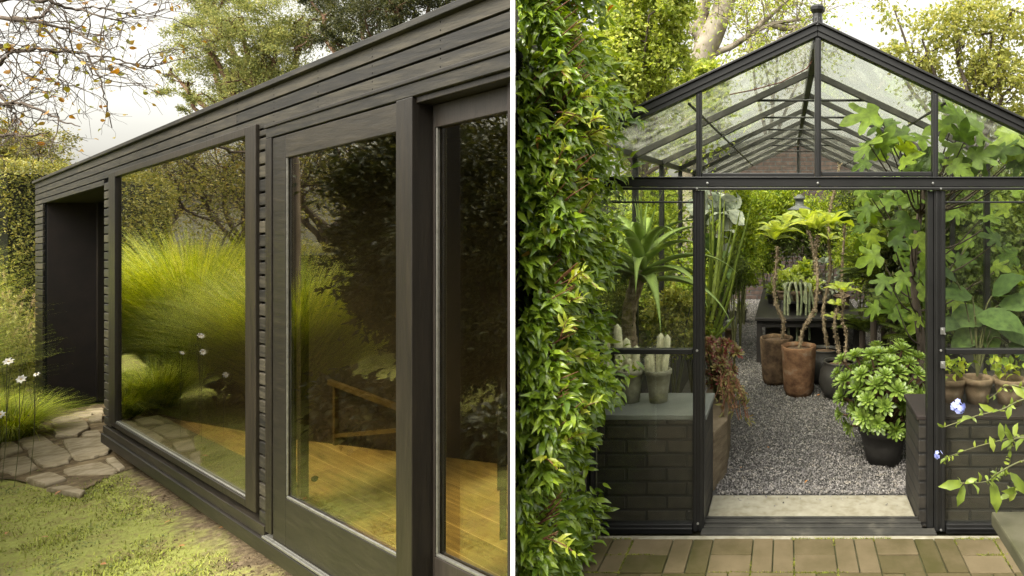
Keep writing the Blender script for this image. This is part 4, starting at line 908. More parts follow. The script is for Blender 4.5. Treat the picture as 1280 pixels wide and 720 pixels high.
# ------------------------------------------------ ground on this side
g2 = np.random.default_rng(77)
m = MB(); m.box(-1.0, 1.35, 3.90, 13, -.06, -.004); struct(m.build('gravel_path', M['gravelbase']))
n = 90000; X = g2.uniform(-.95, 1.3, n); Y = 3.91+(11.5-3.91)*g2.random(n)**1.25; keep = (X/Y*FPX+CX < 1165)&(X/Y*FPX+CX > 870)&~((X<-.44)&(Y<3.97))&~((X>.715)&(Y<3.97)); X, Y = X[keep], Y[keep]; n = len(X)
P = np.stack([X, Y, .004+.010*g2.random(n)], -1)
M['gravel'] = leaf_mat('grey_gravel', [(0.1200,0.1126,0.1063),(0.1680,0.1591,0.1490),(0.2160,0.2020,0.1944),(0.3000,0.2876,0.2722),(0.1440,0.1346,0.1296)], 0, .8, .25)
rocks(n, P, .0048+.0055*g2.random(n), g2, 'gravel_stones', M['gravel'])
pl_ = np.stack([g2.uniform(-.42, .68, 60), 3.90-.16*g2.random(60)**2.5, np.full(60, .008)], -1); rocks(60, pl_, .004+.004*g2.random(60), g2, 'stray_pebbles', M['gravel'])
# brick paving in basket weave, every paver bevelled
M['paver'] = noise_mat('mossy_grey_paver', [(.36,(0.0418,0.0375,0.0100)),(.47,(0.0647,0.0517,0.0227)),(.58,(0.0950,0.0744,0.0400)),(.78,(0.1368,0.1066,0.0627))], 6, .9, (0.7601,0.6463,0.5005), .5, .004, 12, .25, sc2=1.7, island=.22)
M['joint'] = noise_mat('mossy_joint_sand', [(.3,(.02,.018,.010)),(.5,(.045,.05,.015)),(.7,(.08,.075,.04))], 12, .95, bump=.7)
m = MB(); m.box(-1.25, 2.6, 1.2, 3.435, -.08, -.012); struct(m.build('paving_bed', M['joint']))
m = MB(); U = .2125; gap = .0065; k0 = int(-1.1/U)
for i in range(-5, 12):
    for j in range(0, 10):
        x0 = i*U+.03; UY = .31; y1 = 3.405-j*UY; y0 = y1-UY
        for q in range(2):
            if (i+j) % 2 == 0: b = (x0, x0+U, y0+q*UY/2, y0+(q+1)*UY/2)
            else: b = (x0+q*U/2, x0+(q+1)*U/2, y0, y1)
            dz = g2.normal()*.0022; tl = g2.normal(size=2)*.006
            f_ = lambda x, y, z, b=b, dz=dz, tl=tl: (x, y, z+dz+(tl[0]*(x-b[0])+tl[1]*(y-b[2]) if z > -.02 else 0))
            m.box(b[0]+gap/2, b[1]-gap/2, b[2]+gap/2, b[3]-gap/2, -.05, 0, f_)
o = m.build('brick_paving', M['paver'], bevel=.004); struct(o)
m = MB(); m.box(-1.2, 2.6, 3.408, 3.438, -.06, -.003); struct(m.build('edging_strip', M['concrete'], bevel=.003))
M['moss'] = leaf_mat('moss_tufts', [(.10,.13,.02),(.16,.18,.03),(.22,.22,.05)], .2, .8, .1)
n = 26000; jj = g2.integers(-5, 12, n)*U+.03; X = np.where(g2.random(n) < .5, jj, g2.uniform(-1.1, 1.4, n)); Y = np.where((X == jj), g2.uniform(2.3, 3.41, n), 3.405-g2.integers(0, 5, n)*.155); P = np.stack([X+g2.normal(size=n)*.004, Y+g2.normal(size=n)*.004, np.full(n, -.004)], -1)
kp = (np.sin(P[:,0]*5+1)+np.sin(P[:,1]*9+P[:,0]*3)) > .2; P = P[kp]; m = MB(); m.inst(TRI, P, rdir(len(P), 1.0, g2), rdir(len(P), 0, g2), .005+.009*g2.random(len(P))); stuff(m.build('paving_moss', M['moss']))
# brick building behind
bb_ = MB(); YW = 11.6; s2 = FPX/YW; pts = [((885-CX)/s2, -.1), ((1135-CX)/s2, -.1), ((1135-CX)/s2, EYE+(CY-205)/s2), ((1003-CX)/s2, EYE+(CY-160)/s2), ((885-CX)/s2, EYE+(CY-200)/s2)]
V = [(x, y, z) for y in (YW, YW+5) for x, z in pts]; bb_.add(V, [(4,3,2,1,0),(5,6,7,8,9),(0,1,6,5),(1,2,7,6),(4,0,5,9)]); 
bh = thing('brick_outbuilding', 'old red brick gabled outbuilding seen through the far end of the greenhouse roof', 'building', (pts[3][0], YW, 0)); o = bb_.build('wall', M['redbrick']); o.parent = bh; o.matrix_parent_inverse = Matrix.Translation(-Vector((pts[3][0], YW, 0)))
rm = MB()
for (xa, za), (xb, zb__) in ((pts[2], pts[3]), (pts[3], pts[4])):
    V = [(x, y, z+d_) for y in (YW-.15, YW+5.1) for x, z in ((xa, za), (xb, zb__)) for d_ in (.005, .09)]; rm.add(V, [(0,1,3,2),(4,6,7,5),(0,4,5,1),(2,3,7,6),(0,2,6,4),(1,5,7,3)])
o = rm.build('roof', M['metal2']); o.parent = bh; o.matrix_parent_inverse = Matrix.Translation(-Vector((pts[3][0], YW, 0)))
# stone table at the lower right
tb = thing('stone_table', 'mossy grey stone table corner at the lower right edge of the photo', 'table', (1.15, 1.7, 0))
M['tstone'] = noise_mat('mossy_table_stone', [(.3,(0.0420,0.0420,0.0189)),(.5,(0.0714,0.0672,0.0420)),(.7,(0.1050,0.0966,0.0714))], 7, .85, (0.4200,0.4200,0.4200), .4, .004, 10, .25)
m = MB(); m.box(-.465, .5, -.6, .462, .70, .75); m.build('top', M['tstone'], tb, bevel=.008)
for sx in (-.25, .35):
    m = MB(); m.box(sx, sx+.07, -.45, .05, 0, .70); m.build('leg', M['tstone'], tb, bevel=.01)
# =================================================================== GREENHOUSE PLANTS, HEDGE, TREES
gp = np.random.default_rng(101)
M['laurel'] = leaf_mat('laurel_leaves', [(0.0579,0.1115,0.0138),(0.1254,0.2119,0.0177),(0.2025,0.3123,0.0246),(0.2893,0.4016,0.0393),(0.0868,0.1450,0.0246),(0.2315,0.3346,0.0393)], .32, .27, .5)
M['shootleaf'] = leaf_mat('young_shoot_leaves', [(.22,.28,.03),(.32,.38,.05),(.42,.46,.09)], .4, .3, .4)
M['laurelold'] = leaf_mat('old_orange_leaves', [(.42,.20,.03),(.35,.28,.04)], .3, .5, .3)
M['redstem'] = noise_mat('reddish_stems', [(.3,(.12,.045,.025)),(.7,(.22,.10,.05))], 12, .7, bump=.1)
M['aloe'] = noise_mat('aloe_skin', [(.3,(0.1397,0.2097,0.0475)),(.6,(0.2639,0.3635,0.0792)),(.8,(0.4347,0.5032,0.1109))], 3, .45, (0.7650,0.7650,0.7920), .05, .004, 5, .45)
M['cactus'] = noise_mat('woolly_cactus', [(.3,(0.3713,0.3881,0.2340)),(.5,(0.6412,0.6244,0.4212)),(.7,(0.8775,0.8438,0.6240))], 40, .9, (0.9000,0.9000,0.6240), .8, .004, 8, .1)
M['cactusspine'] = leaf_mat('pale_spines', [(.45,.43,.33),(.60,.58,.48)], .3, .7, .1)
M['terra'] = noise_mat('mossy_terracotta', [(.3,(.10,.075,.045)),(.5,(.19,.13,.085)),(.7,(.27,.21,.15))], 7, .9, bump=.3, sc2=25)
M['greypot'] = noise_mat('lichen_grey_pot', [(.3,(0.1215,0.1148,0.0715)),(.5,(0.2160,0.2093,0.1495)),(.7,(0.3375,0.3240,0.2470))], 8, .9, bump=.3, sc2=25)
M['rustpot'] = noise_mat('crusted_rusty_clay', [(.28,(0.0315,0.0231,0.0161)),(.45,(0.0810,0.0525,0.0322)),(.6,(0.1530,0.0998,0.0575)),(.75,(0.2160,0.1785,0.1265))], 11, .92, (0.9000,0.9000,0.9000), 1.0, .012, 12, .15)
M['rustred'] = noise_mat('crusted_terracotta', [(.28,(0.0350,0.0200,0.0126)),(.42,(0.1050,0.0560,0.0315)),(.55,(0.1820,0.1000,0.0540)),(.66,(0.2310,0.1600,0.1080)),(.78,(0.2800,0.2640,0.2340))], 9, .92, (0.7000,0.8000,0.9000), 1.0, .016, 12, .12)
M['darkpot'] = noise_mat('dark_glazed_pot', [(.3,(0.0185,0.0172,0.0151)),(.7,(0.0420,0.0390,0.0346))], 7, .5, bump=.15)
M['soilpot'] = noise_mat('potting_soil', [(.3,(.05,.03,.018)),(.7,(.14,.085,.05))], 40, .95, bump=.8)
M['figleaf'] = leaf_mat('fig_leaves', [(0.0554,0.1030,0.0158),(0.1030,0.1716,0.0216),(0.1584,0.2402,0.0288),(0.2218,0.3003,0.0432)], .4, .5, .3)
M['bigleaf'] = leaf_mat('soft_grey_green_leaves', [(0.0432,0.0775,0.0225),(0.0624,0.1066,0.0292),(0.0864,0.1357,0.0405)], .35, .65, .2)
M['silver'] = leaf_mat('silvery_leaves', [(0.1584,0.1950,0.1368),(0.2448,0.2775,0.2088),(0.3312,0.3600,0.2880)], .25, .6, .25)
M['limebig'] = leaf_mat('lime_rosette_leaves', [(.30,.38,.06),(.38,.46,.09),(.45,.52,.15)], .45, .45, .35)
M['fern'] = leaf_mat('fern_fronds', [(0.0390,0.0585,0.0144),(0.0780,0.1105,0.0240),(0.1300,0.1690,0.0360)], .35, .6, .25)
M['climber'] = leaf_mat('climber_leaves', [(0.1094,0.1690,0.0216),(0.2005,0.2873,0.0360),(0.3281,0.4056,0.0576),(0.4556,0.5239,0.0864)], .4, .5, .3)
M['sedum'] = leaf_mat('yellow_green_sedum', [(.16,.19,.035),(.27,.29,.05),(.38,.36,.07)], .3, .5, .3)
M['burg'] = leaf_mat('burgundy_rosettes', [(0.0875,0.0220,0.0220),(0.1625,0.0385,0.0330),(0.1250,0.1100,0.0330),(0.2125,0.1870,0.0660),(0.1375,0.0550,0.0330)], .25, .4, .4)
M['aeon'] = leaf_mat('green_rosettes', [(0.1120,0.1804,0.0298),(0.1680,0.2542,0.0425),(0.2320,0.3198,0.0680)], .25, .33, .45)
M['barkstem'] = noise_mat('knobbly_pale_stem', [(.3,(.10,.075,.045)),(.5,(.22,.17,.11)),(.7,(.38,.31,.22))], 30, .9, (1,1,1), 1.0, .008, 8, .1)
M['plumb'] = leaf_mat('plumbago_leaves', [(0.1020,0.1445,0.0225),(0.1615,0.2210,0.0360),(0.2380,0.2890,0.0540)], .35, .35, .4)
M['blue'] = leaf_mat('blue_petals', [(.24,.28,.62),(.34,.38,.72),(.42,.46,.78)], .3, .5, .2)
M['birch'] = noise_mat('birch_bark', [(.34,(0.0420,0.0330,0.0240)),(.44,(0.1960,0.1650,0.1260)),(.6,(0.3500,0.3102,0.2520))], 4, .85, (0.7000,0.6600,0.9000), .6, .01, 10, .2)
M['rtree'] = leaf_mat('bright_tree_leaves', [(0.1658,0.2240,0.0396),(0.2677,0.3430,0.0594),(0.3825,0.4480,0.1056),(0.4845,0.5180,0.1716)], .5, .5, .3)
M['rtree2'] = leaf_mat('pale_tree_leaves', [(0.1740,0.2030,0.0540),(0.2900,0.3117,0.0810),(0.4350,0.4350,0.1485)], .5, .5, .3)
# --- big glossy hedge between cabin and greenhouse
DXH = -24
PY = [-40, 0, 60, 110, 170, 220, 260, 320, 380, 440, 470, 520, 560, 600, 660, 720, 800]; PX = [722, 732, 748, 756, 764, 764, 754, 744, 738, 742, 756, 744, 730, 724, 716, 708, 704]
hb = W(690, 0, 2.95); hedge = thing('laurel_hedge', 'tall glossy evergreen hedge with long drooping leaves and red stems beside the greenhouse', 'hedge', (hb[0], hb[1], 0)); ho = np.array([hb[0], hb[1], 0])
n = 17500; Z = gp.uniform(0, 3.15, n); f = gp.random(n)**2.0; Y = 2.62+.62*f; 
py = CY-(Z-EYE)*FPX/2.85; pe = np.interp(py, PY, PX)+DXH+12*np.sin(Z*9)+8*np.sin(Z*23); xl = (646-CX)/FPX*Y; xr = (pe-CX)/FPX*2.85+.05*f
u = gp.random(n)**.85; X = xl+(xr-xl)*u; kp = xr > xl+.02; X, Y, Z, u, f = X[kp], Y[kp], Z[kp], u[kp], f[kp]
# clump: cut out gaps
cl = np.sin(X*26+Z*11)+np.sin(Z*19-X*13+1)+np.sin(Y*17+Z*7); kp = cl+gp.normal(size=len(X))*.6 > -.5; Y = np.where(kp, Y, Y+.26); n = len(X)
D = np.stack([.7+.75*gp.normal(size=n), -.5+.5*gp.normal(size=n), -.35+.65*gp.normal(size=n)], -1); D[:,0] = np.where((X-xl[:n] if len(xl)==n else X) > -9, np.maximum(D[:,0], -.1+u*-.3), D[:,0])
pxx = X/Y*FPX+CX; D[:,0] = np.where(pxx < 664, np.abs(D[:,0])*.6+.12, D[:,0])
N = np.stack([.5*gp.normal(size=n)+.15, -.70+.45*gp.normal(size=n), .7+.5*gp.normal(size=n)], -1)
m = MB(); s_ = .080*(.36+.85*gp.random(n)); LT = T_oval(.31, .08, .24, 1, .42); m.inst(LT, np.stack([X, Y, Z], -1)-ho, D, N, s_); m.build('foliage', M['laurel'], hedge, True)
for q in range(60):
    z = gp.uniform(.15, 3.0); pe_ = np.interp(CY-(z-EYE)*FPX/2.8, PY, PX)+DXH-gp.uniform(0, 60); y = gp.uniform(2.58, 2.85); x = (pe_-CX)/FPX*y; p_ = np.array([x, y, z])-ho
    if pe_ < 672: continue
    sh = MB(); dd = np.array([gp.uniform(.2,1), -.35+.2*gp.normal(), gp.uniform(-.2,.9)]); dd /= np.linalg.norm(dd); LL = gp.uniform(.10,.22); pp = np.array([p_+dd*LL*u+np.array([0,0,-.25*LL*u*u]) for u in np.linspace(0,1,7)]); sh.tube(pp, np.linspace(.0032,.0012,7), 5)
    k_ = 9; Dn = np.repeat(dd[None], k_, 0)+rdir(k_, 0, gp)*.8; sh.inst(LT, pp[np.linspace(1,6,k_).astype(int)], Dn, rdir(k_, 1.5, gp)+[0,-.6,0], np.linspace(.075,.04,k_), 1); sh.build('shoot', [M['redstem'], M['shootleaf']], hedge, True)
m = MB(); k = gp.integers(0, n, 40); m.inst(LT, np.stack([X, Y-.04, Z], -1)[k]-ho, D[k], N[k], .065); m.build('old_leaves', M['laurelold'], hedge, True)
m = MB()
for q in range(150):
    z = gp.uniform(.1, 3.0); y = gp.uniform(2.60, 2.8); pe_ = np.interp(CY-(z-EYE)*FPX/2.85, PY, PX)+DXH; x1 = (pe_-CX)/FPX*y; x0 = (650-CX)/FPX*y; xa = x0+(x1-x0)*gp.uniform(.05,.6); L = gp.uniform(.10,.25); xb = min(x1+.02, xa+L)
    m.tube(np.array([(xa, y+.05, z-.06), ((xa+xb)/2, y+.01, z+.0), (xb, y-.03, z+.05)])-ho, [.0035,.0028,.0015], 5)
m.build('twigs', M['redstem'], hedge, True)
m = MB(); V = []
for z in (0, 3.12):
    for px, y in ((644.5, 2.90), (694, 2.90), (694, 3.3), (644.5, 3.3)): V.append(((px-CX)/FPX*y-ho[0], y-ho[1], z))
m.add(V, [(3,2,1,0),(4,5,6,7),(0,1,5,4),(1,2,6,5),(2,3,7,6),(3,0,4,7)]); m.build('core', M['core'], hedge)
hedge_row('garden_hedge', (-2.5, -5.5, 0), (9, -6.0, 0), 1.6, 0, 4.6, 16000, .12, M['darkshrub'], 'unseen tall dark hedge added behind the camera to darken reflections and block sky light', tpl=SM, bumps=.15)  # unseen, added so the glass mirrors dark leaves and less sky light arrives
# --- trees on this side
def rtree(name, px, Y, blobs, n, size, mat, label, seed, **k): return bigcrown(name, px, Y, blobs, n, size, mat, label, seed, **k)
rtree('lime_tree', 800, 6.6, [(800,20,50),(770,80,50),(840,70,45),(820,130,40),(760,140,40),(880,110,34),(840,-10,40),(890,150,24)], 42000, .050, M['rtree'], 'small leaved lime green tree crowding over the left slope of the greenhouse', 81, r0=.05, tpl=T_small(.62, .08), bark='bark', cs=.16, clumps=60, trunk_top=2.0)
# birch with forked pale trunk
Yb = 12.0; bP = W(862, 0, Yb); bt_ = thing('birch_tree', 'pale barked birch with forked trunk and leaning limb behind the greenhouse roof', 'tree', (bP[0], Yb, 0)); bo = np.array([bP[0], Yb, 0]); m = MB()
def pth(L, Y): return [W(x, y, Y)-bo for x, y in L]
def smoothpath(P, k=6):
    P = np.array(P); out = []; n = len(P)
    for i in range(n-1):
        p0, p1, p2, p3 = P[max(0,i-1)], P[i], P[i+1], P[min(n-1,i+2)]
        for u in np.linspace(0, 1, k, endpoint=False): out.append(.5*((2*p1)+(-p0+p2)*u+(2*p0-5*p1+4*p2-p3)*u*u+(-p0+3*p1-3*p2+p3)*u**3))
    out.append(P[-1]); return np.array(out)
a = smoothpath(pth([(862,372),(864,250),(868,150),(876,80),(892,40),(905,5),(918,-50)], Yb)); m.tube(a, np.linspace(.28,.17,len(a)), 14)
a = smoothpath(pth([(878,60),(876,30),(880,0),(884,-60)], Yb+.1)); m.tube(a, np.linspace(.16,.11,len(a)), 10); m.build('trunk', M['birch'], bt_, True)
lm = MB(); tips = []
for L in ([(876,86),(892,68),(915,58),(940,42),(965,30),(1000,24),(1030,14)], [(905,5),(930,-10),(960,-20)], [(940,42),(960,22),(990,-5)], [(965,30),(985,36),(1000,30)], [(880,60),(860,30),(845,0)]):
    a = smoothpath(pth(L, Yb)); lm.tube(a, np.linspace(.075,.022,len(a)), 8)
    for q in range(14): grow(lm, a[gp.integers(len(a)//3, len(a))], rdir(1, 0, gp)[0], gp.uniform(.5, 1.1), .012, 2, gp, tips, .0, .6, (2,3), 5, .2, 0, .65, .6, .004)
lm.build('limbs', M['birch'], bt_, True); f = MB(); leaves_on(f, tips, 3600, .075, T_small(.65), gp, .14, .4); f.build('crown', M['rtree'], bt_)
rtree('garden_tree', 1215, 11.5, [(1150,50,44),(1190,20,44),(1240,40,52),(1280,90,50),(1215,95,40),(1160,95,26),(1265,10,50),(1120,15,30),(1250,150,44),(1110,60,14),(1300,170,50)], 11500, .082, M['rtree2'], 'loose pale green tree above the right slope of the greenhouse', 83, r0=.13, tpl=T_small(.62), bark='bark', cs=.17, clumps=60, trunk_top=2.6, limbs=22)
rtree('garden_tree', 960, 15, [(930,10,30),(980,0,30),(1010,40,20),(950,60,16)], 1900, .09, M['rtree2'], 'thin distant foliage above the greenhouse ridge', 84, r0=.10, tpl=T_small(.6), bark='bark', cs=.2, clumps=40, trunk_top=3.0)
hedge_row('garden_hedge', (-6.2, 13.9, 0), (7.5, 13.6, 0), 1.4, 0, 2.15, 60000, .07, M['climber'], 'leafy bright boundary hedge closing the view behind the greenhouse', tpl=T_small(.6), bumps=.12)
# --- pots
def pot_prof(rt, rb, h, lip=.012, liph=.03, th=.010):
    return [(0,0),(rb,0),(rb+(rt-rb)*.5,h*.5),(rt-lip*.3,h-liph),(rt+lip*.6,h-liph+.002),(rt+lip,h-.004),(rt+lip-.004,h),(rt-th,h),(rt-th-.004,h-.02),(rt-th-.006,h-.035)]
def pot(root, rt, rb, h, mat, lip=.010, liph=.035, c=(0,0,0), prof=None):
    m = MB(); m.lathe(prof or pot_prof(rt, rb, h, lip, liph), c, 36, 0, .018 if 'rust' in mat else .004)
    if 'rust' in mat: m.V[0] = m.V[0]+gp.normal(size=m.V[0].shape)*.0022
    m.build('pot', M[mat], root, True)
    m = MB(); m.lathe([(0,h-.03),(rt*.97-.014,h-.035)], c, 24); m.build('soil', M['soilpot'], root)
def pthing(name, label, px, py, z=0, cat='potted plant', group=None, Y=None, rz=0):
    p = G(px, py, z) if Y is None else np.array([(px-CX)/FPX*Y, Y, z]); return thing(name, label, cat, p, rz, group), p
# straps: thick tapered arching leaf
def strap(mb, b, az, L, w, el, curl, n=10, ch=.35, mi=0):
    d = np.array([math.cos(az), math.sin(az), 0]); s_ = np.array([-math.sin(az), math.cos(az), 0]); p = np.array(b, float); a = el; R0 = []; 
    for i in range(n+1):
        t = i/n; ww = w*(1-t**1.7)*(.75+.5*math.sin(math.pi*min(1, t*1.4)))*.5+.0008; up = np.array([-math.sin(a)*d[0], -math.sin(a)*d[1], math.cos(a)])
        R0.append([p-s_*ww+up*ww*ch, p-s_*ww*.5-up*ww*.08, p-up*ww*.35, p+s_*ww*.5-up*ww*.08, p+s_*ww+up*ww*ch, p+up*ww*.03])
        p = p+(d*math.cos(a)+np.array([0,0,math.sin(a)]))*L/n; a -= curl/n*(.5+t)
    V = np.array(R0).reshape(-1,3); k = 6; F = [(i*k+j, i*k+(j+1)%k, (i+1)*k+(j+1)%k, (i+1)*k+j) for i in range(n) for j in range(k)]; mb.add(V, F, mi)
# giant aloe behind left window
r_, p_ = pthing('tree_aloe', 'large arching aloe on a ringed trunk behind the left window', 796, 560, 0, Y=4.45)
pot(r_, .17, .13, .36, 'terra'); m = MB(); tr_ = [np.array([0,0,.3]), np.array([-.03,0,.7]), np.array([-.06,.02,1.0]), np.array([.03,0,1.32])]; tp = smoothpath(tr_, 10); rr = .045+.008*np.abs(np.sin(np.arange(len(tp))*1.9)); m.tube(tp, rr, 12); m.build('trunk', M['barkstem'], r_)
m = MB(); top = tp[-1]
for k in range(24):
    az = k*2.4+gp.normal()*.15; i = k/24; strap(m, top+np.array([0,0,.03-.12*(1-i)+.06*i]), az, .70+.16*gp.random()-.18*i, .085, R(14+58*i), R(112-20*i+14*gp.normal()), 16)
m.build('leaves', M['aloe'], r_, True)
m = MB()
for k in range(5): strap(m, top+np.array([0,0,.05]), k*1.3, .45+.1*gp.random(), .05, R(78+4*k), R(15), 10)
m.build('inner_leaves', M['aloe'], r_, True)
# cactus pots on the slab
def cactus(m, sp, b, t, r, n=12, ribs=11):
    b = np.array(b, float); t = np.array(t, float); P = []; rad = []
    for u in np.linspace(0, 1, n): P.append(b*(1-u)+t*u); rad.append(r*(.85+.18*math.sin(u*3)) if u < .82 else r*math.sqrt(max(.02, 1-((u-.82)/.18)**2)))
    m.tube(P, rad, 20)
    k = 700; u = gp.random(k)*.98; a = np.round(gp.random(k)*ribs)/ribs*6.283; q = b+(t-b)*u[:,None]; o = np.stack([np.cos(a), np.sin(a), 0*a], -1); rr_ = np.interp(u, np.linspace(0,1,n), rad)
    sp.inst(T_tri(.07), q+o*rr_[:,None]*.97, o+gp.normal(size=(k,3))*.5, rdir(k, 0, gp), .015)
for i, (px, lb, cols) in enumerate([(823, 'tapered grey pot of woolly column cacti, right of two on the slab', [(-.04,0,.17,-.05,0,.32,.022),(.0,.02,.17,.012,.02,.40,.022),(.035,0,.17,.055,.0,.395,.021),(-.055,-.02,.17,-.062,-.02,.27,.014)]), (788, 'left pot of woolly column cacti half hidden by hedge leaves', [(-.02,.02,.17,-.03,.02,.37,.024),(.03,0,.17,.035,0,.33,.022),(-.06,-.01,.17,-.075,-.01,.46,.024),(.0,-.03,.17,.0,-.03,.26,.018)]), (757, 'furthest left cactus pot behind the hedge tips', [(0,0,.17,0,0,.42,.026),(-.04,0,.17,-.05,0,.32,.02)])]):
    r_, p_ = pthing('potted_cactus', lb, px, 500, .606, group='cactus pots on the slab', Y=3.80); pot(r_, .074, .052, .19, 'greypot', .006, .03); m = MB(); sp = MB()
    for c in cols: cactus(m, sp, c[:3], c[3:6], c[6])
    m.build('cactus_columns', M['cactus'], r_, True); sp.build('spines', M['cactusspine'], r_)
# bushes behind the left window and in the left bed
def bush(name, label, px, py, Y, rx, rz, n, size, mat, tpl=SM, cl=26, cs=.22, cat='shrub', st=6, group=None, down=.0, ry=None):
    c = W(px, py, Y); root = thing(name, label, cat, (c[0], Y, 0), 0, group); s_ = MB()
    for k in range(st):
        e = np.array([gp.normal()*rx*.5, gp.normal()*rx*.3, c[2]+gp.uniform(-.3,.6)*rz]); s_.tube([e*np.array([u**1.5,u**1.5,u])+gp.normal(size=3)*.012*u for u in np.linspace(0,1,6)], np.linspace(.012,.004,6), 6)
    s_.build('stems', M['stem'], root, True); m = MB(); crown(m, (0,0,c[2]), (rx, ry or rx*.8, rz), n, size, tpl, cl, cs, .5, r=gp, down=down); m.build('leaves', mat, root); return root
bush('sedum_bush', 'yellow green fleshy bush behind the left window next to the aloe', 842, 400, 5.0, .20, .24, 3800, .032, M['sedum'], OVW, 30)
bush('succulent_bush', 'grey green spiky bush behind the cactus pots at the left', 765, 400, 4.7, .20, .36, 3600, .04, M['fern'], OVN, 30)
bush('leafy_bush', 'loose leafy bush filling the left greenhouse side behind the aloe', 815, 320, 6.6, .55, .65, 9000, .05, M['climber'], SM, 50)
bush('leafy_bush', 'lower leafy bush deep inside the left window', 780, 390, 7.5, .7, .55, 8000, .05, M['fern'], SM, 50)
bush('leafy_bush', 'sage coloured bush just behind the left door post', 868, 385, 5.3, .16, .45, 4200, .035, M['climber'], OVW, 30)
# euphorbia sticks by the door
r_, p_ = pthing('snake_plant', 'tall straight green blades rising beside the left door post', 893, 520, 0, cat='plant', Y=5.0); m = MB()
for (x0, y0, x1, y1) in ((888,400,925,262),(890,400,905,250),(885,390,890,245),(893,410,940,250),(886,380,915,285),(895,420,920,330),(884,400,886,262),(890,380,900,235),(884,430,918,395)):
    a = W(x0, y0, 5.0+gp.normal()*.1)-p_; b = W(x1, y1, 5.0+gp.normal()*.12)-p_; m.tube([a*(1-u)+b*u+np.array([.02*math.sin(3*u),0,0]) for u in np.linspace(0,1,8)], [.014,.015,.014,.013,.012,.010,.007,.002], 7)
m.build('blades', M['plumb'], r_, True); pot(r_, .13, .10, .26, 'terra')
bush('silver_plant', 'large silvery leaved plant just inside the doorway at the left', 898, 280, 5.4, .15, .24, 60, .16, M['silver'], OVW, 12)
bush('broad_leaved_plant', 'broad green leaved plant beneath the silvery one by the doorway', 888, 340, 5.4, .10, .16, 60, .17, M['bigleaf'], OVW, 10)
bush('climber_column', 'dense bright green column of small leaves left of the gravel path', 925, 305, 7.6, .20, .66, 9500, .042, M['climber'], SM, 60, .16)
bush('climber_column', 'darker feathery green column under the bright one beside the path', 918, 335, 7.0, .14, .32, 4200, .036, M['fern'], SMN, 30, .2)
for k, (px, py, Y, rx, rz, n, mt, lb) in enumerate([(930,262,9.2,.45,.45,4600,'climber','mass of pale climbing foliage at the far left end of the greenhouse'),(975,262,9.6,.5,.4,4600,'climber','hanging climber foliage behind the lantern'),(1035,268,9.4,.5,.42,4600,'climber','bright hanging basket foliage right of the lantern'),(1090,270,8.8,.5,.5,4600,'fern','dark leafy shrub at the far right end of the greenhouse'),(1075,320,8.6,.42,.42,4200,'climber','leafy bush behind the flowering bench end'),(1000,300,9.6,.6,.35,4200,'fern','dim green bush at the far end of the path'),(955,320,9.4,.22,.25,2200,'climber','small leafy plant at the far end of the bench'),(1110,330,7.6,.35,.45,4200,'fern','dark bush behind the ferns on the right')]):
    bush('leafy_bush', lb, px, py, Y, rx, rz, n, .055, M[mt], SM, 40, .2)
# left bed edge and pots along the path
m = MB(); g_ = [(-.455,3.97),(-.40,4.2),(-.42,4.7),(-.5,5.3),(-.62,5.3),(-.62,3.97)]; V = [(x+gp.normal()*.004, y, z) for z in (-.02, .36) for x, y in g_]
m.add(V, [tuple(range(6))[::-1], tuple(range(6,12))]+[(i, (i+1)%6, 6+(i+1)%6, 6+i) for i in range(6)]); M['oldwood'] = noise_mat('rough_weathered_edging', [(.3,(.08,.06,.04)),(.7,(.20,.16,.11))], 6, .95, (1,1,5), .9, .01, 10, .1); o = m.build('planter_box', M['oldwood'], bevel=.006); tag(o, 'rough weathered planter edge behind the left low wall beside the gravel', 'planter')
r_ = thing('burgundy_aeonium', 'burgundy and green rosettes spilling over the planter onto the gravel', 'plant', (-.5, 4.6, .3)); m = MB(); st = MB(); o3 = np.array([-.5,4.6,.3])
for k in range(64):
    Y = gp.uniform(4.3, 5.4); px = gp.normal()*11+901-(5.4-Y)*2; py = gp.uniform(425, 492); P = W(px, py, Y)-o3; ax = np.array([.5+.4*gp.normal(), -.8+.3*gp.normal(), .8+.3*gp.normal()])
    v, f = ROS; u_ = np.cross(ax, [.3,.1,1]); m.inst((v, f), [P], [u_], [ax], .075+.045*gp.random())
    st.tube([P, P*.5+np.array([0,.05,-.05]), np.array([-.02,.1,0])], .005, 5)
m.build('rosettes', M['burg'], r_, True); st.build('stems', M['stem'], r_)
m = MB(); st = MB()
for k in range(22):
    a = W(gp.uniform(888, 915), gp.uniform(445, 480), 4.5)-o3; b = W(gp.uniform(890, 938), gp.uniform(490, 528), 4.25)-o3; mid = (a+b)/2+[.02,-.03,.04]; pp = smoothpath([a, mid, b], 6); st.tube(pp, .003, 5)
    n_ = 9; i = gp.integers(3, len(pp), n_); m.inst(OVN, pp[i], rdir(n_, 0, gp)+[.3,-.3,-.1], rdir(n_, 1, gp), .035+.025*gp.random(n_))
m.build('trailing_leaves', leaf_mat('trailing_leaves', [(.13,.13,.04),(.25,.24,.09),(.30,.16,.10)], .3, .5, .3), r_, True); st.build('trailing_stems', M['redstem'], r_)
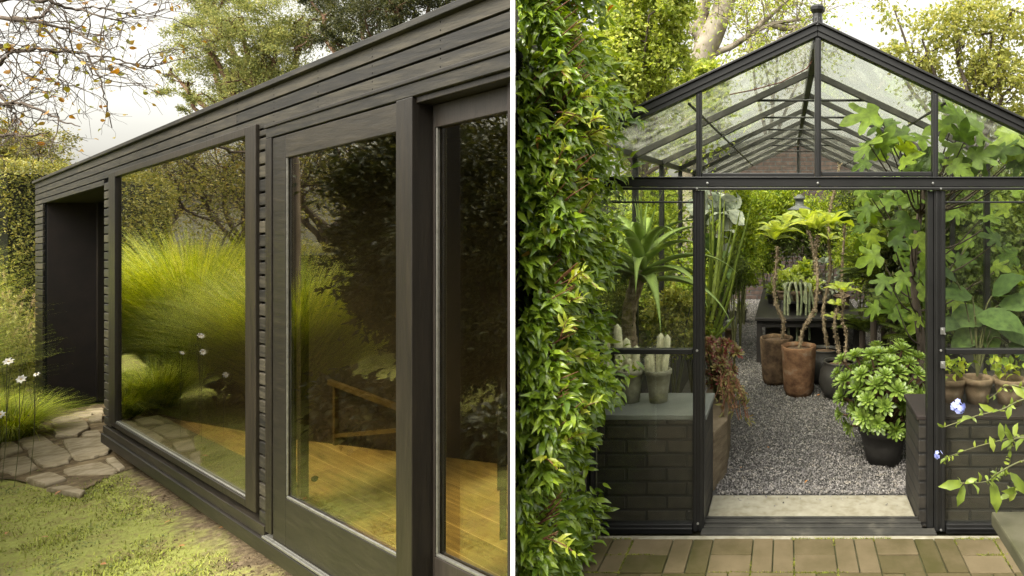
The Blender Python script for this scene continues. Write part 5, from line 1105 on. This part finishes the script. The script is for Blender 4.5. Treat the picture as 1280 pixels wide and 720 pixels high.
for (px, py, Y0, rt, h, mt, lb, kind) in [(913,430,None,.062,.17,'terra','terracotta pot with a small pale cactus left of the gravel path','c'),(926,404,None,.062,.15,'greypot','grey pot with spiky succulent behind the terracotta one','s'),(938,352,None,.07,.14,'terra','small pot with grassy plant far along the left of the path','s'),(903,392,None,.08,.2,'darkpot','dark pot standing behind the cactus pots at the left','s')]:
    r_, p_ = pthing('potted_plant', lb, px, py, 0, group='small pots along the left of the path'); k_ = p_[1]/6.5; pot(r_, rt*k_, rt*.72*k_, h*k_, mt, .008, .04); m = MB()
    if kind == 'c':
        sp = MB(); cactus(m, sp, (0,0,h*k_-.03), (.01,0,h*k_+.10), .05*k_); m.build('cactus_body', M['silver'], r_, True); sp.build('spines', M['cactusspine'], r_)
    else:
        for q in range(26): strap(m, (0,0,h*k_-.03), q*2.4, gp.uniform(.10,.20)*k_, .022, R(gp.uniform(30,80)), R(50), 6)
        m.build('leaves', M['climber'], r_, True)
# --- bench with pots
bn = thing('potting_bench', 'low black two tier bench covered with plant pots in the greenhouse', 'bench', (.2, 7.0, 0)); XB0, XB1 = -.365-.2, .80-.2
m = MB()
for k in range(4): m.box(XB0+k*(XB1-XB0)/4+.003, XB0+(k+1)*(XB1-XB0)/4-.003, 0, 3.2, .475, .51)
M['bench'] = noise_mat('black_bench_planks', [(.3,(0.0120,0.0108,0.0102)),(.7,(0.0288,0.0252,0.0240))], 5, .45, (0.9000,0.3000,0.6000), .3, .004, 8, .5); m.build('top', M['bench'], bn, bevel=.004)
m = MB(); m.box(-.26, .385, .30, 3.0, .615, .64); m.build('upper_shelf', M['bench'], bn, bevel=.004)
for x in (-.22, .33):
    m = MB(); m.box(x, x+.04, .34, .38, .512, .613); m.build('shelf_leg', M['bench'], bn)
for x in (XB0+.02, XB1-.08):
    for y in (.03, 3.1): m = MB(); m.box(x, x+.06, y, y+.06, 0, .473); m.build('leg', M['bench'], bn, bevel=.004)
m = MB(); m.box(XB0+.08, XB1-.08, .04, .07, .40, .473); m.box(XB0+.1, XB1-.1, .5, .53, .02, .473); m.build('apron', M['bench'], bn)
def small_pot(px, Y, z, rt, h, mat, lb, leafm, n, size, tpl=OVW, spread=1.1, up=.8, cat='potted plant', hh=None):
    r_, p_ = pthing('potted_plant', lb, px, 0, z, Y=Y, group='small pots on the bench'); pot(r_, rt, rt*.74, h, mat, .006, .025); m = MB(); crown(m, (0,0,h+(hh or rt*.6)), (rt*spread, rt*spread, (hh or rt)*.8), n, size, tpl, 10, .35, up, r=gp); m.build('leaves', leafm, r_); return r_
small_pot(979, 7.45, .64, .075, .11, 'terra', 'clay pot with pale green succulent at the front left of the upper shelf', M['plumb'], 90, .06)
small_pot(1016, 7.5, .64, .075, .12, 'terra', 'clay pot at the front middle of the upper shelf', M['limebig'], 70, .06)
small_pot(1034, 7.5, .64, .07, .12, 'greypot', 'greyish pot at the front right of the upper shelf', M['silver'], 60, .05)
small_pot(985, 8.3, .64, .10, .13, 'greypot', 'wide pot of leafy plants in the middle of the shelf', M['limebig'], 150, .08)
small_pot(1008, 8.7, .64, .10, .14, 'greypot', 'pot of round green leaves towards the back of the shelf', M['climber'], 160, .08)
small_pot(966, 8.0, .51, .08, .12, 'darkpot', 'dark pot of low green plants on the left of the bench', M['plumb'], 120, .07)
small_pot(1050, 8.6, .51, .10, .16, 'terra', 'pot with sparse leaves at the right rear of the bench', M['silver'], 90, .09)
m = MB(); q_, p_ = pthing('pale_bowl', 'round pale ribbed bowl in the middle of the bench', 994, 0, .64, 'bowl', Y=9.0); m.lathe([(0,0),(.12,.0),(.20,.06),(.22,.11),(.20,.16),(.12,.20),(.0,.205)], (0,0,0), 30, 0, .03); m.build('bowl', M['silver'], q_, True)
# trailing rat tail cactus
r_, p_ = pthing('trailing_cactus', 'pale rat tail cactus hanging in long ropes over the shelf front', 997, 0, .64, Y=7.36); pot(r_, .07, .05, .10, 'terra'); m = MB()
for (x0, xm, x1, y1) in ((995,984,981,402),(997,989,985,418),(999,1000,1002,410),(1001,1006,1008,412),(1003,1013,1012,425),(996,980,987,380),(1003,1010,1016,400),(998,994,997,430),(1000,1008,1005,380)):
    a = W(x0, 362, 7.36)-p_; b = W(xm, 356-3*gp.random(), 7.22)-p_; c = W(x1, 375, 7.18)-p_; d = W(x1+gp.normal()*1.5, y1, 7.17)-p_; pp = smoothpath([a, b, c, d], 6); m.tube(pp, np.linspace(.016,.014,len(pp)), 8)
m.build('ropes', M['cactrope'] if 'cactrope' in M else leaf_mat('rope_skin', [(.17,.20,.11),(.27,.29,.18)], 0, .7, .2), r_, True)
# --- tall stemmed plants in big pots
def stem_plant(lb, base_px, base_py, rt, rb, h, mat, paths, Ytop, heads, prof=None, leafsize=.26, leafm='limebig', z=0, Yo=None, pn='tall_succulent', srad=.017):
    r_, p_ = pthing(pn, lb, base_px, base_py, z, Y=Yo, group='tall knobbly stemmed plants in pots'); pot(r_, rt, rb, h, mat, .004, .02, prof=prof); m = MB(); Yp = p_[1]
    for pt in paths:
        a = smoothpath([W(x, y, Yp+gp.normal()*.02)-p_ for x, y in pt], 10); rr = srad*(1-.35*np.linspace(0,1,len(a)))*(1+.22*np.sin(np.arange(len(a))*2.1)); m.tube(a, rr, 10)
        k = len(a)*9; i = gp.integers(0, len(a), k); o = rdir(k, 0, gp); m.inst(SM, a[i]+o*srad*.7, o, rdir(k, 0, gp), .022)
    m.build('stem', M['barkstem'], r_, True); f = MB()
    for (x, y, s, nl) in heads:
        c = W(x, y, Yp+gp.normal()*.05)-p_; n_ = nl; az = np.arange(n_)*2.4+gp.random(); el = np.linspace(.0, 1.5, n_)
        D = np.stack([np.cos(az), np.sin(az), el*.75+.1], -1); N = np.stack([-np.cos(az)*.35, -np.sin(az)*.35-.2, np.ones(n_)], -1)
        f.inst(T_oval(.60, .13, .16, 1, .5), np.repeat(c[None], n_, 0)+D*.01, D, N+gp.normal(size=(n_,3))*.2, s*1.12*(1-.35*np.linspace(0,1,n_)))
    f.build('leaves', M[leafm], r_, True); return r_
tall = [(0,0),(.115,0),(.135,.05),(.150,.22),(.160,.42),(.163,.448),(.156,.455),(.140,.45),(.135,.42)]
stem_plant('front crusted rusty clay pot with a bent knobbly stem on the gravel', 998, 493, .150, .115, .45, 'rustred', [[(999,440),(1003,415),(1012,398),(1019,385),(1022,350),(1020,320),(1022,296)]], None, [(1022,286,.26,9),(1038,283,.27,6),(1008,276,.22,5)], tall)
stem_plant('rusty clay pot with wavy knobbly stem standing behind the front one', 970, 479, .130, .112, .46, 'rustpot', [[(978,424),(979,400),(970,380),(968,355),(970,335),(972,308)]], None, [(972,292,.25,9),(968,300,.20,5),(983,280,.2,4)], tall)
rnd = [(0,0),(.11,0),(.17,.06),(.195,.15),(.18,.25),(.145,.31),(.150,.325),(.155,.335),(.135,.335),(.130,.31)]
stem_plant('round dark grey pot with two thin knobbly stems right of the rusty pots', 1050, 497, .13, .11, .335, 'darkpot', [[(1050,452),(1047,430),(1043,408),(1046,385)],[(1056,452),(1058,420),(1053,398),(1054,370),(1050,362)]], None, [(1046,382,.10,6),(1052,366,.18,7),(1042,398,.09,5)], rnd, srad=.012)
stem_plant('dark pot half hidden between the rusty pots and the round pot', 1031, 478, .13, .11, .34, 'darkpot', [[(1034,432),(1030,405),(1030,380),(1038,340),(1036,300),(1038,262),(1044,235),(1050,205)],[(1030,430),(1012,300),(1010,290)]][:1], None, [(1037,300,.15,4),(1046,400,.10,5)], rnd)
stem_plant('slim stemmed plant in a clay pot on the right of the bench', 1052, 0, .10, .08, .16, 'terra', [[(1052,368),(1053,330),(1055,300),(1056,283)]], None, [(1056,275,.22,8),(1060,280,.18,5)], None, .2, 'bigleaf', .51, 7.6)
stem_plant('slim stemmed plant behind the bent one with silvery young leaves', 1022, 0, .09, .07, .14, 'terra', [[(1020,370),(1018,330),(1014,300),(1010,290)]], None, [(1010,283,.20,7),(1030,330,.14,6)], None, .2, 'silver', .64, 7.9)
# lantern over the bench
lp = W(999.5, 262, 8.2); r_ = thing('pendant_lamp', 'dark metal pendant lamp with wide shade hanging above the bench', 'lamp', lp); m = MB(); m.lathe([(0,.02),(.155,-.004),(.158,.0),(.09,.040),(.055,.05),(.055,.13),(.075,.135),(.075,.15),(.04,.175),(.03,.19),(0,.195)], (0,0,0), 28); m.build('shade', M['lampm'] if 'lampm' in M else M['slab'], r_, True); m = MB(); m.tube([(0,0,.19), (XC-lp[0], 0, 2.70-lp[2])], .004, 6); m.build('cord', M['metal'], r_)
for px, py, lb in ((1025,493,'tiny orange fallen leaf on the gravel between the pots'),(960,560,'brown fallen leaf on the open gravel'),(1010,600,'curled tan leaf lying on gravel near the sill'),(925,585,'small fallen leaf on gravel by the planter')):
    p = G(px, py, .02); m = MB(); d = rdir(1, 0, gp); d[:,2] *= .2; m.inst(OV, [p], d, rdir(1, 5, gp), .035); o = m.build('fallen_leaf', M['fallen'], loc=p, smooth=True); tag(o, lb, 'leaf', 'fallen leaves on the gravel')
# --- potted aeonium
r_, p_ = pthing('potted_aeonium', 'bushy pot of bright green fleshy rosettes on the gravel by the right post', 1104, 576); pot(r_, .165, .115, .25, 'darkpot', .010, .05); m = MB(); st = MB(); c0 = np.array([0,0,.22])
pts = []
for k in range(900):
    d = rdir(1, .35, gp)[0]; q = np.array([0,0,.50])+d*np.array([.335,.27,.31])*gp.uniform(.55,1.06)
    if q[2] < .24: continue
    if all(np.linalg.norm(q-w) > .092 for w in pts): pts.append(q)
v, f = ROS
for q in pts:
    ax = (q-np.array([0,0,.38])); ax /= np.linalg.norm(ax); ax = ax+np.array([0,-.15,.35]); u_ = np.cross(ax, [.3,.2,1]); m.inst((v, f), [q], [u_], [ax], .125+.04*gp.random()); st.tube(smoothpath([c0, c0*.4+q*.6*np.array([.8,.8,1]), q], 5), .007, 6)
m.build('rosettes', M['aeon'], r_, True); st.build('branches', M['redbark'], r_, True)
# --- fig tree and the green mass at the right
fr = thing('fig_tree', 'fig tree with large lobed leaves filling the right side of the greenhouse', 'tree', (.95, 4.9, 0)); o3 = np.array([.95, 4.9, 0]); st = MB(); lf = MB(); tips = []
figpts = [(1190,155,46),(1222,150,44),(1250,172,50),(1275,190,50),(1205,178,40),(1185,198,44),(1228,190,46),(1262,206,44),(1135,168,40),(1152,188,44),(1125,205,40),(1108,172,40),(1290,205,44),(1098,142,58),(1118,150,50),(1085,178,44),(1100,186,40),(1130,190,40),(1120,170,34),(1150,168,36),(1145,205,36),(1205,150,60),(1190,178,46),(1230,168,56),(1262,160,50),(1245,190,44),(1215,200,46),(1190,205,40),(1268,200,44),(1275,178,40),(1170,190,38),
 (1150,246,44),(1120,238,34),(1138,272,50),(1100,250,36),(1090,248,30),(1115,300,30),(1145,292,34),(1100,318,44),(1130,340,34),(1150,325,36),(1148,365,34),(1108,345,34),(1152,400,30),(1120,380,26),(1145,342,30),
 (1200,262,34),(1230,270,34),(1262,262,34),(1215,300,30),(1250,300,34),(1272,320,34),(1195,325,30),(1240,332,30)]
trunk = smoothpath([np.array([.05,0,-.05]), np.array([.08,0,.6]), np.array([.0,-.05,1.3]), np.array([.1,-.1,2.0])], 8); st.tube(trunk, np.linspace(.045,.02,len(trunk)), 9)
for (px, py, s) in figpts:
    Y = 4.55+gp.uniform(-.35,.55)
    if py < 216: Y = 3.62+.28*gp.random()
    q = W(px, py, Y)-o3; zi = min(1.9, max(.3, q[2]-.35)); j = trunk[int(np.argmin(abs(trunk[:,2]-zi)))]; mid = (j+q)/2+[0,0,-.08]; pp = smoothpath([j, mid, q], 5); st.tube(pp, np.linspace(.009,.003,len(pp)), 5)
    D = np.array([gp.normal()*.7, -.3+gp.normal()*.25, -.15+gp.normal()*.55]); N = np.array([gp.normal()*.35, -1+.3*gp.normal(), .75+.3*gp.normal()])
    lf.inst(FIG, [q], [D], [N], s/FPX*Y*.78)
for k in range(130):
    Y = 5.1+gp.uniform(-.2,1.0); q = W(gp.uniform(1070, 1300), gp.uniform(150, 400), Y)-o3
    if q[2] > roofz(q[0]+o3[0])-.1: continue
    lf.inst(FIG, [q], [rdir(1,-.3,gp)[0]], [np.array([gp.normal()*.4,-1,.8])], .17)
lf.build('leaves', M['figleaf'], fr, True); st.build('stems', M['bark'], fr, True)
def fern(px, py, Y, n, L, lb, mat='fern'):
    c = W(px, py, Y); r_ = thing('fern', lb, 'fern', (c[0], Y, 0), 0, 'ferns on the right of the path'); m = MB(); az = np.arange(n)*2.4+gp.random(); el = gp.uniform(.1, 1.1, n); D = np.stack([np.cos(az), np.sin(az), el], -1); N = np.stack([-np.cos(az)*el, -np.sin(az)*el, np.ones(n)], -1)
    m.inst(FROND, np.repeat([[0,0,c[2]]], n, 0), D, N, L*gp.uniform(.7,1.1,n)); m.build('fronds', M[mat], r_); s_ = MB(); s_.tube([(0,0,0),(0,0,c[2]+.02)], .035, 8); s_.build('stump', M['bark'], r_)
fern(1092, 352, 6.6, 26, .42, 'arching fern with silvery fronds right of the bench'); fern(1118, 402, 5.9, 30, .38, 'dark fern nearest the ground right of the round pot'); fern(1125, 320, 6.6, 26, .5, 'highest fern under the fig leaves'); fern(1078, 415, 6.9, 20, .3, 'small fern beside the bench leg'); fern(1145, 430, 5.6, 26, .34, 'fern tucked against the right door post behind the rosettes'); fern(1105,300,7.2,22,.5,'shadowed fern furthest back on the right')
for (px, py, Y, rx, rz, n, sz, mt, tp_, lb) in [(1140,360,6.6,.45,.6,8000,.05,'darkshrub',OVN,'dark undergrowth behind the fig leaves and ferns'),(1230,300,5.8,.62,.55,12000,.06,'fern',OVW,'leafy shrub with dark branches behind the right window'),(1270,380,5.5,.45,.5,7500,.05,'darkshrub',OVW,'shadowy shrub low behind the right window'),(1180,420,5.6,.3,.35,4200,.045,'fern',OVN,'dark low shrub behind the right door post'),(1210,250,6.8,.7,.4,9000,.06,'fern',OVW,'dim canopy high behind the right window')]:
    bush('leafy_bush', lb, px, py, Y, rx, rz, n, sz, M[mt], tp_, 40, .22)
r_, p_ = pthing('broad_leaved_plant', 'soft grey green broad leaved plant on the right slab behind glass', 1222, 0, .600, Y=3.80); pot(r_, .085, .062, .15, 'terra', .008, .035); st = MB(); lf = MB(); hub = np.array([0,.02,.30])
for (x, y, s, dx, dz) in [(1195,368,46,-1,.1),(1215,395,60,-.8,-.1),(1235,398,58,.6,-.1),(1262,415,50,.9,-.5),(1268,380,46,1,.1),(1205,422,46,-.9,-.6),(1235,420,40,.1,-.9),(1290,370,50,1,.2),(1250,360,44,.5,.5),(1185,345,34,-.7,.4),(1275,440,40,.9,-.6),(1188,405,34,-1,-.3)]:
    q = W(x, y, 3.82+gp.uniform(-.08,.12))-p_; c = q-np.array([dx,0,dz])*s/FPX*3.8*.45; st.tube(smoothpath([hub*.5, (hub+c)/2+[0,0,.05], c], 5), .005, 5); lf.inst(T_oval(.62,.10,.2,1,.42), [c], [np.array([dx,-.35,dz])], [np.array([-dx*.1,-.7,.9])], s/FPX*3.8*1.1)
lf.build('leaves', M['bigleaf'], r_, True); st.build('stems', M['stem'], r_, True)
for px, Y, rt, h, lb in ((1262,3.78,.09,.15,'terracotta pot at the right end of the slab behind the glass'),(1190,3.82,.08,.14,'terracotta pot on the right slab next to the door post')):
    r_, p_ = pthing('potted_plant', lb, px, 0, .600, Y=Y, group='terracotta pots on the right slab'); pot(r_, rt, rt*.74, h, 'terra', .008, .035); m = MB(); crown(m, (0,0,h+.06), (rt,rt,.06), 60, .05, OVW, 8, .4, .8, r=gp); m.build('leaves', M['climber'], r_)
# --- plumbago spray in the foreground
r_ = thing('plumbago', 'plumbago spray with pale blue flowers arching in over the stone table', 'plant', (1.08, 1.95, .75)); o3 = np.array([1.08,1.95,.75]); pot(r_, .13, .10, .22, 'terra'); st = MB(); lf = MB(); fl_ = MB()
sprays = [[(1420,560),(1340,500),(1285,498),(1252,512),(1220,520),(1180,534)], [(1420,560),(1340,480),(1290,486),(1262,482),(1235,500)], [(1420,600),(1340,550),(1285,545),(1245,552),(1210,562),(1176,575)], [(1420,620),(1340,580),(1285,575),(1250,590),(1232,602),(1200,604)], [(1420,600),(1330,560),(1270,548),(1262,580),(1250,600)], [(1420,640),(1330,620),(1280,610),(1262,620)]]
for k, L in enumerate(sprays):
    Yq = np.linspace(1.95, 2.0+.07*(k%3), len(L)); a = smoothpath([W(x, y, yq)-o3 for (x, y), yq in zip(L, Yq)], 8); a = np.vstack([[[0,0,.2]], a]); st.tube(a, np.linspace(.004,.0014,len(a)), 6)
    n_ = 22; i = (len(a)*.35+gp.random(n_)*len(a)*.65).astype(int).clip(0, len(a)-1); s_ = np.where(gp.random(n_) < .2, .055, .024)*(.7+.5*gp.random(n_)); D = rdir(n_, 0, gp); D[:,1] -= .2; D[:,0] -= .25; D[:,2] -= .25*(s_ > .04)
    lf.inst(T_oval(.40,.08,.18,1,.5), a[i], D, rdir(n_, .5, gp)+[0,-.9,.5], s_)
for (x, y, s, tx, ty) in ((1204,604,.085,-1,0),(1205,606,.07,-.4,-1),(1240,600,.10,.1,-1),(1262,590,.09,.7,-.9),(1250,528,.06,0,-1),(1237,545,.05,.2,-.9)):
    lf.inst(T_oval(.36,.06,.14,1,.55), [W(x, y, 2.03)-o3], [np.array([tx,-.3,ty])], [np.array([0,-1,.5])], s)
lf.build('leaves', M['plumb'], r_, True); st.build('stems', M['stem'], r_, True)
def florets(px, py, n_, rad, sz):
    c = W(px, py, 2.03)-o3
    for q in range(n_):
        d = rdir(1, 0, gp)[0]; d[1] = -abs(d[1]); b = c+d*rad*gp.uniform(.5,1); ax = d; u_ = np.cross(ax, [0.1,0,1]); u_ /= np.linalg.norm(u_); v_ = np.cross(ax, u_)
        for j in range(5):
            a = j*1.2566+q; fl_.inst(T_oval(.75,.02,.0,1,.6), [b], [u_*math.cos(a)+v_*math.sin(a)+ax*.15], [ax], sz)
for fa in ((1198, 508, 26, .025, .010), (1173, 568, 7, .014, .008)):
    fl_ = MB(); florets(*fa); fl_.build('flower_head', M['blue'], r_)
# =================================================================== camera, sky, sun
cam = bpy.data.cameras.new('camera'); co = bpy.data.objects.new('camera', cam); col.objects.link(co); scene.camera = co
co.location = (0, 0, EYE); co.rotation_euler = (R(90), 0, 0)
cam.sensor_width = 36; cam.lens = FPX/1280*36; cam.shift_x = -(CX-640)/1280; cam.shift_y = -(360-CY)/1280; cam.clip_start = .05; cam.clip_end = 2000
SUN_EL, SUN_AZ = 52, 215     # azimuth measured from +Y clockwise: behind the camera, to the left
wd = bpy.data.worlds.new('World'); scene.world = wd; wd.use_nodes = True; nt = wd.node_tree; nd = nt.nodes; ln = nt.links; bg = nd['Background']
sky = nd.new('ShaderNodeTexSky'); sky.sky_type = 'NISHITA'; sky.sun_disc = False; sky.sun_elevation = R(SUN_EL); sky.sun_rotation = R(SUN_AZ); sky.air_density = 1.0; sky.dust_density = 4.0; sky.ozone_density = 1.0
hs = nd.new('ShaderNodeHueSaturation'); hs.inputs['Saturation'].default_value = .10; ln.new(sky.outputs[0], hs.inputs['Color'])
tc = nd.new('ShaderNodeTexCoord'); n = nd.new('ShaderNodeTexNoise'); n.inputs['Scale'].default_value = 2.2; n.inputs['Detail'].default_value = 5; ln.new(tc.outputs['Generated'], n.inputs['Vector'])
r = ramp(nd, [(.3, (.98,.95,.87)), (.7, (1.08,1.05,.95))]); ln.new(n.outputs['Fac'], r.inputs[0])
mx = nd.new('ShaderNodeMix'); mx.data_type = 'RGBA'; mx.blend_type = 'MULTIPLY'; mx.inputs[0].default_value = 1; ln.new(hs.outputs[0], mx.inputs[6]); ln.new(r.outputs[0], mx.inputs[7]); 
sp = nd.new('ShaderNodeSeparateXYZ'); ln.new(tc.outputs['Generated'], sp.inputs[0]); rz = ramp(nd, [(.0,(3.2,)*3),(.07,(2.3,)*3),(.25,(1.85,)*3),(.50,(3.9,)*3),(1,(4.8,)*3)]); ln.new(sp.outputs['Z'], rz.inputs[0])
m3 = nd.new('ShaderNodeMix'); m3.data_type = 'RGBA'; m3.blend_type = 'MULTIPLY'; m3.inputs[0].default_value = 1; ln.new(mx.outputs[2], m3.inputs[6]); ln.new(rz.outputs[0], m3.inputs[7]); ln.new(m3.outputs[2], bg.inputs['Color'])
bg.inputs['Strength'].default_value = .13
sl = bpy.data.lights.new('sun', 'SUN'); sl.energy = 2.0; sl.angle = R(14); sl.color = (1, .90, .72); so = bpy.data.objects.new('sun', sl); col.objects.link(so)
az = R(SUN_AZ); el = R(SUN_EL); v = Vector((math.sin(az)*math.cos(el), math.cos(az)*math.cos(el), math.sin(el)))
so.rotation_euler = v.to_track_quat('Z', 'Y').to_euler(); so.location = v*30
vs_ = scene.view_settings; vs_.view_transform = 'Standard'; vs_.look = 'None'; vs_.gamma = 1; vs_.exposure = .40; vs_.use_curve_mapping = False
cy = scene.cycles; cy.max_bounces = 10; cy.transparent_max_bounces = 24; cy.diffuse_bounces = 4; cy.glossy_bounces = 4; cy.transmission_bounces = 6; cy.use_denoising = True; cy.denoising_prefilter = 'NONE'; cy.sample_clamp_indirect = 6; cy.caustics_reflective = False
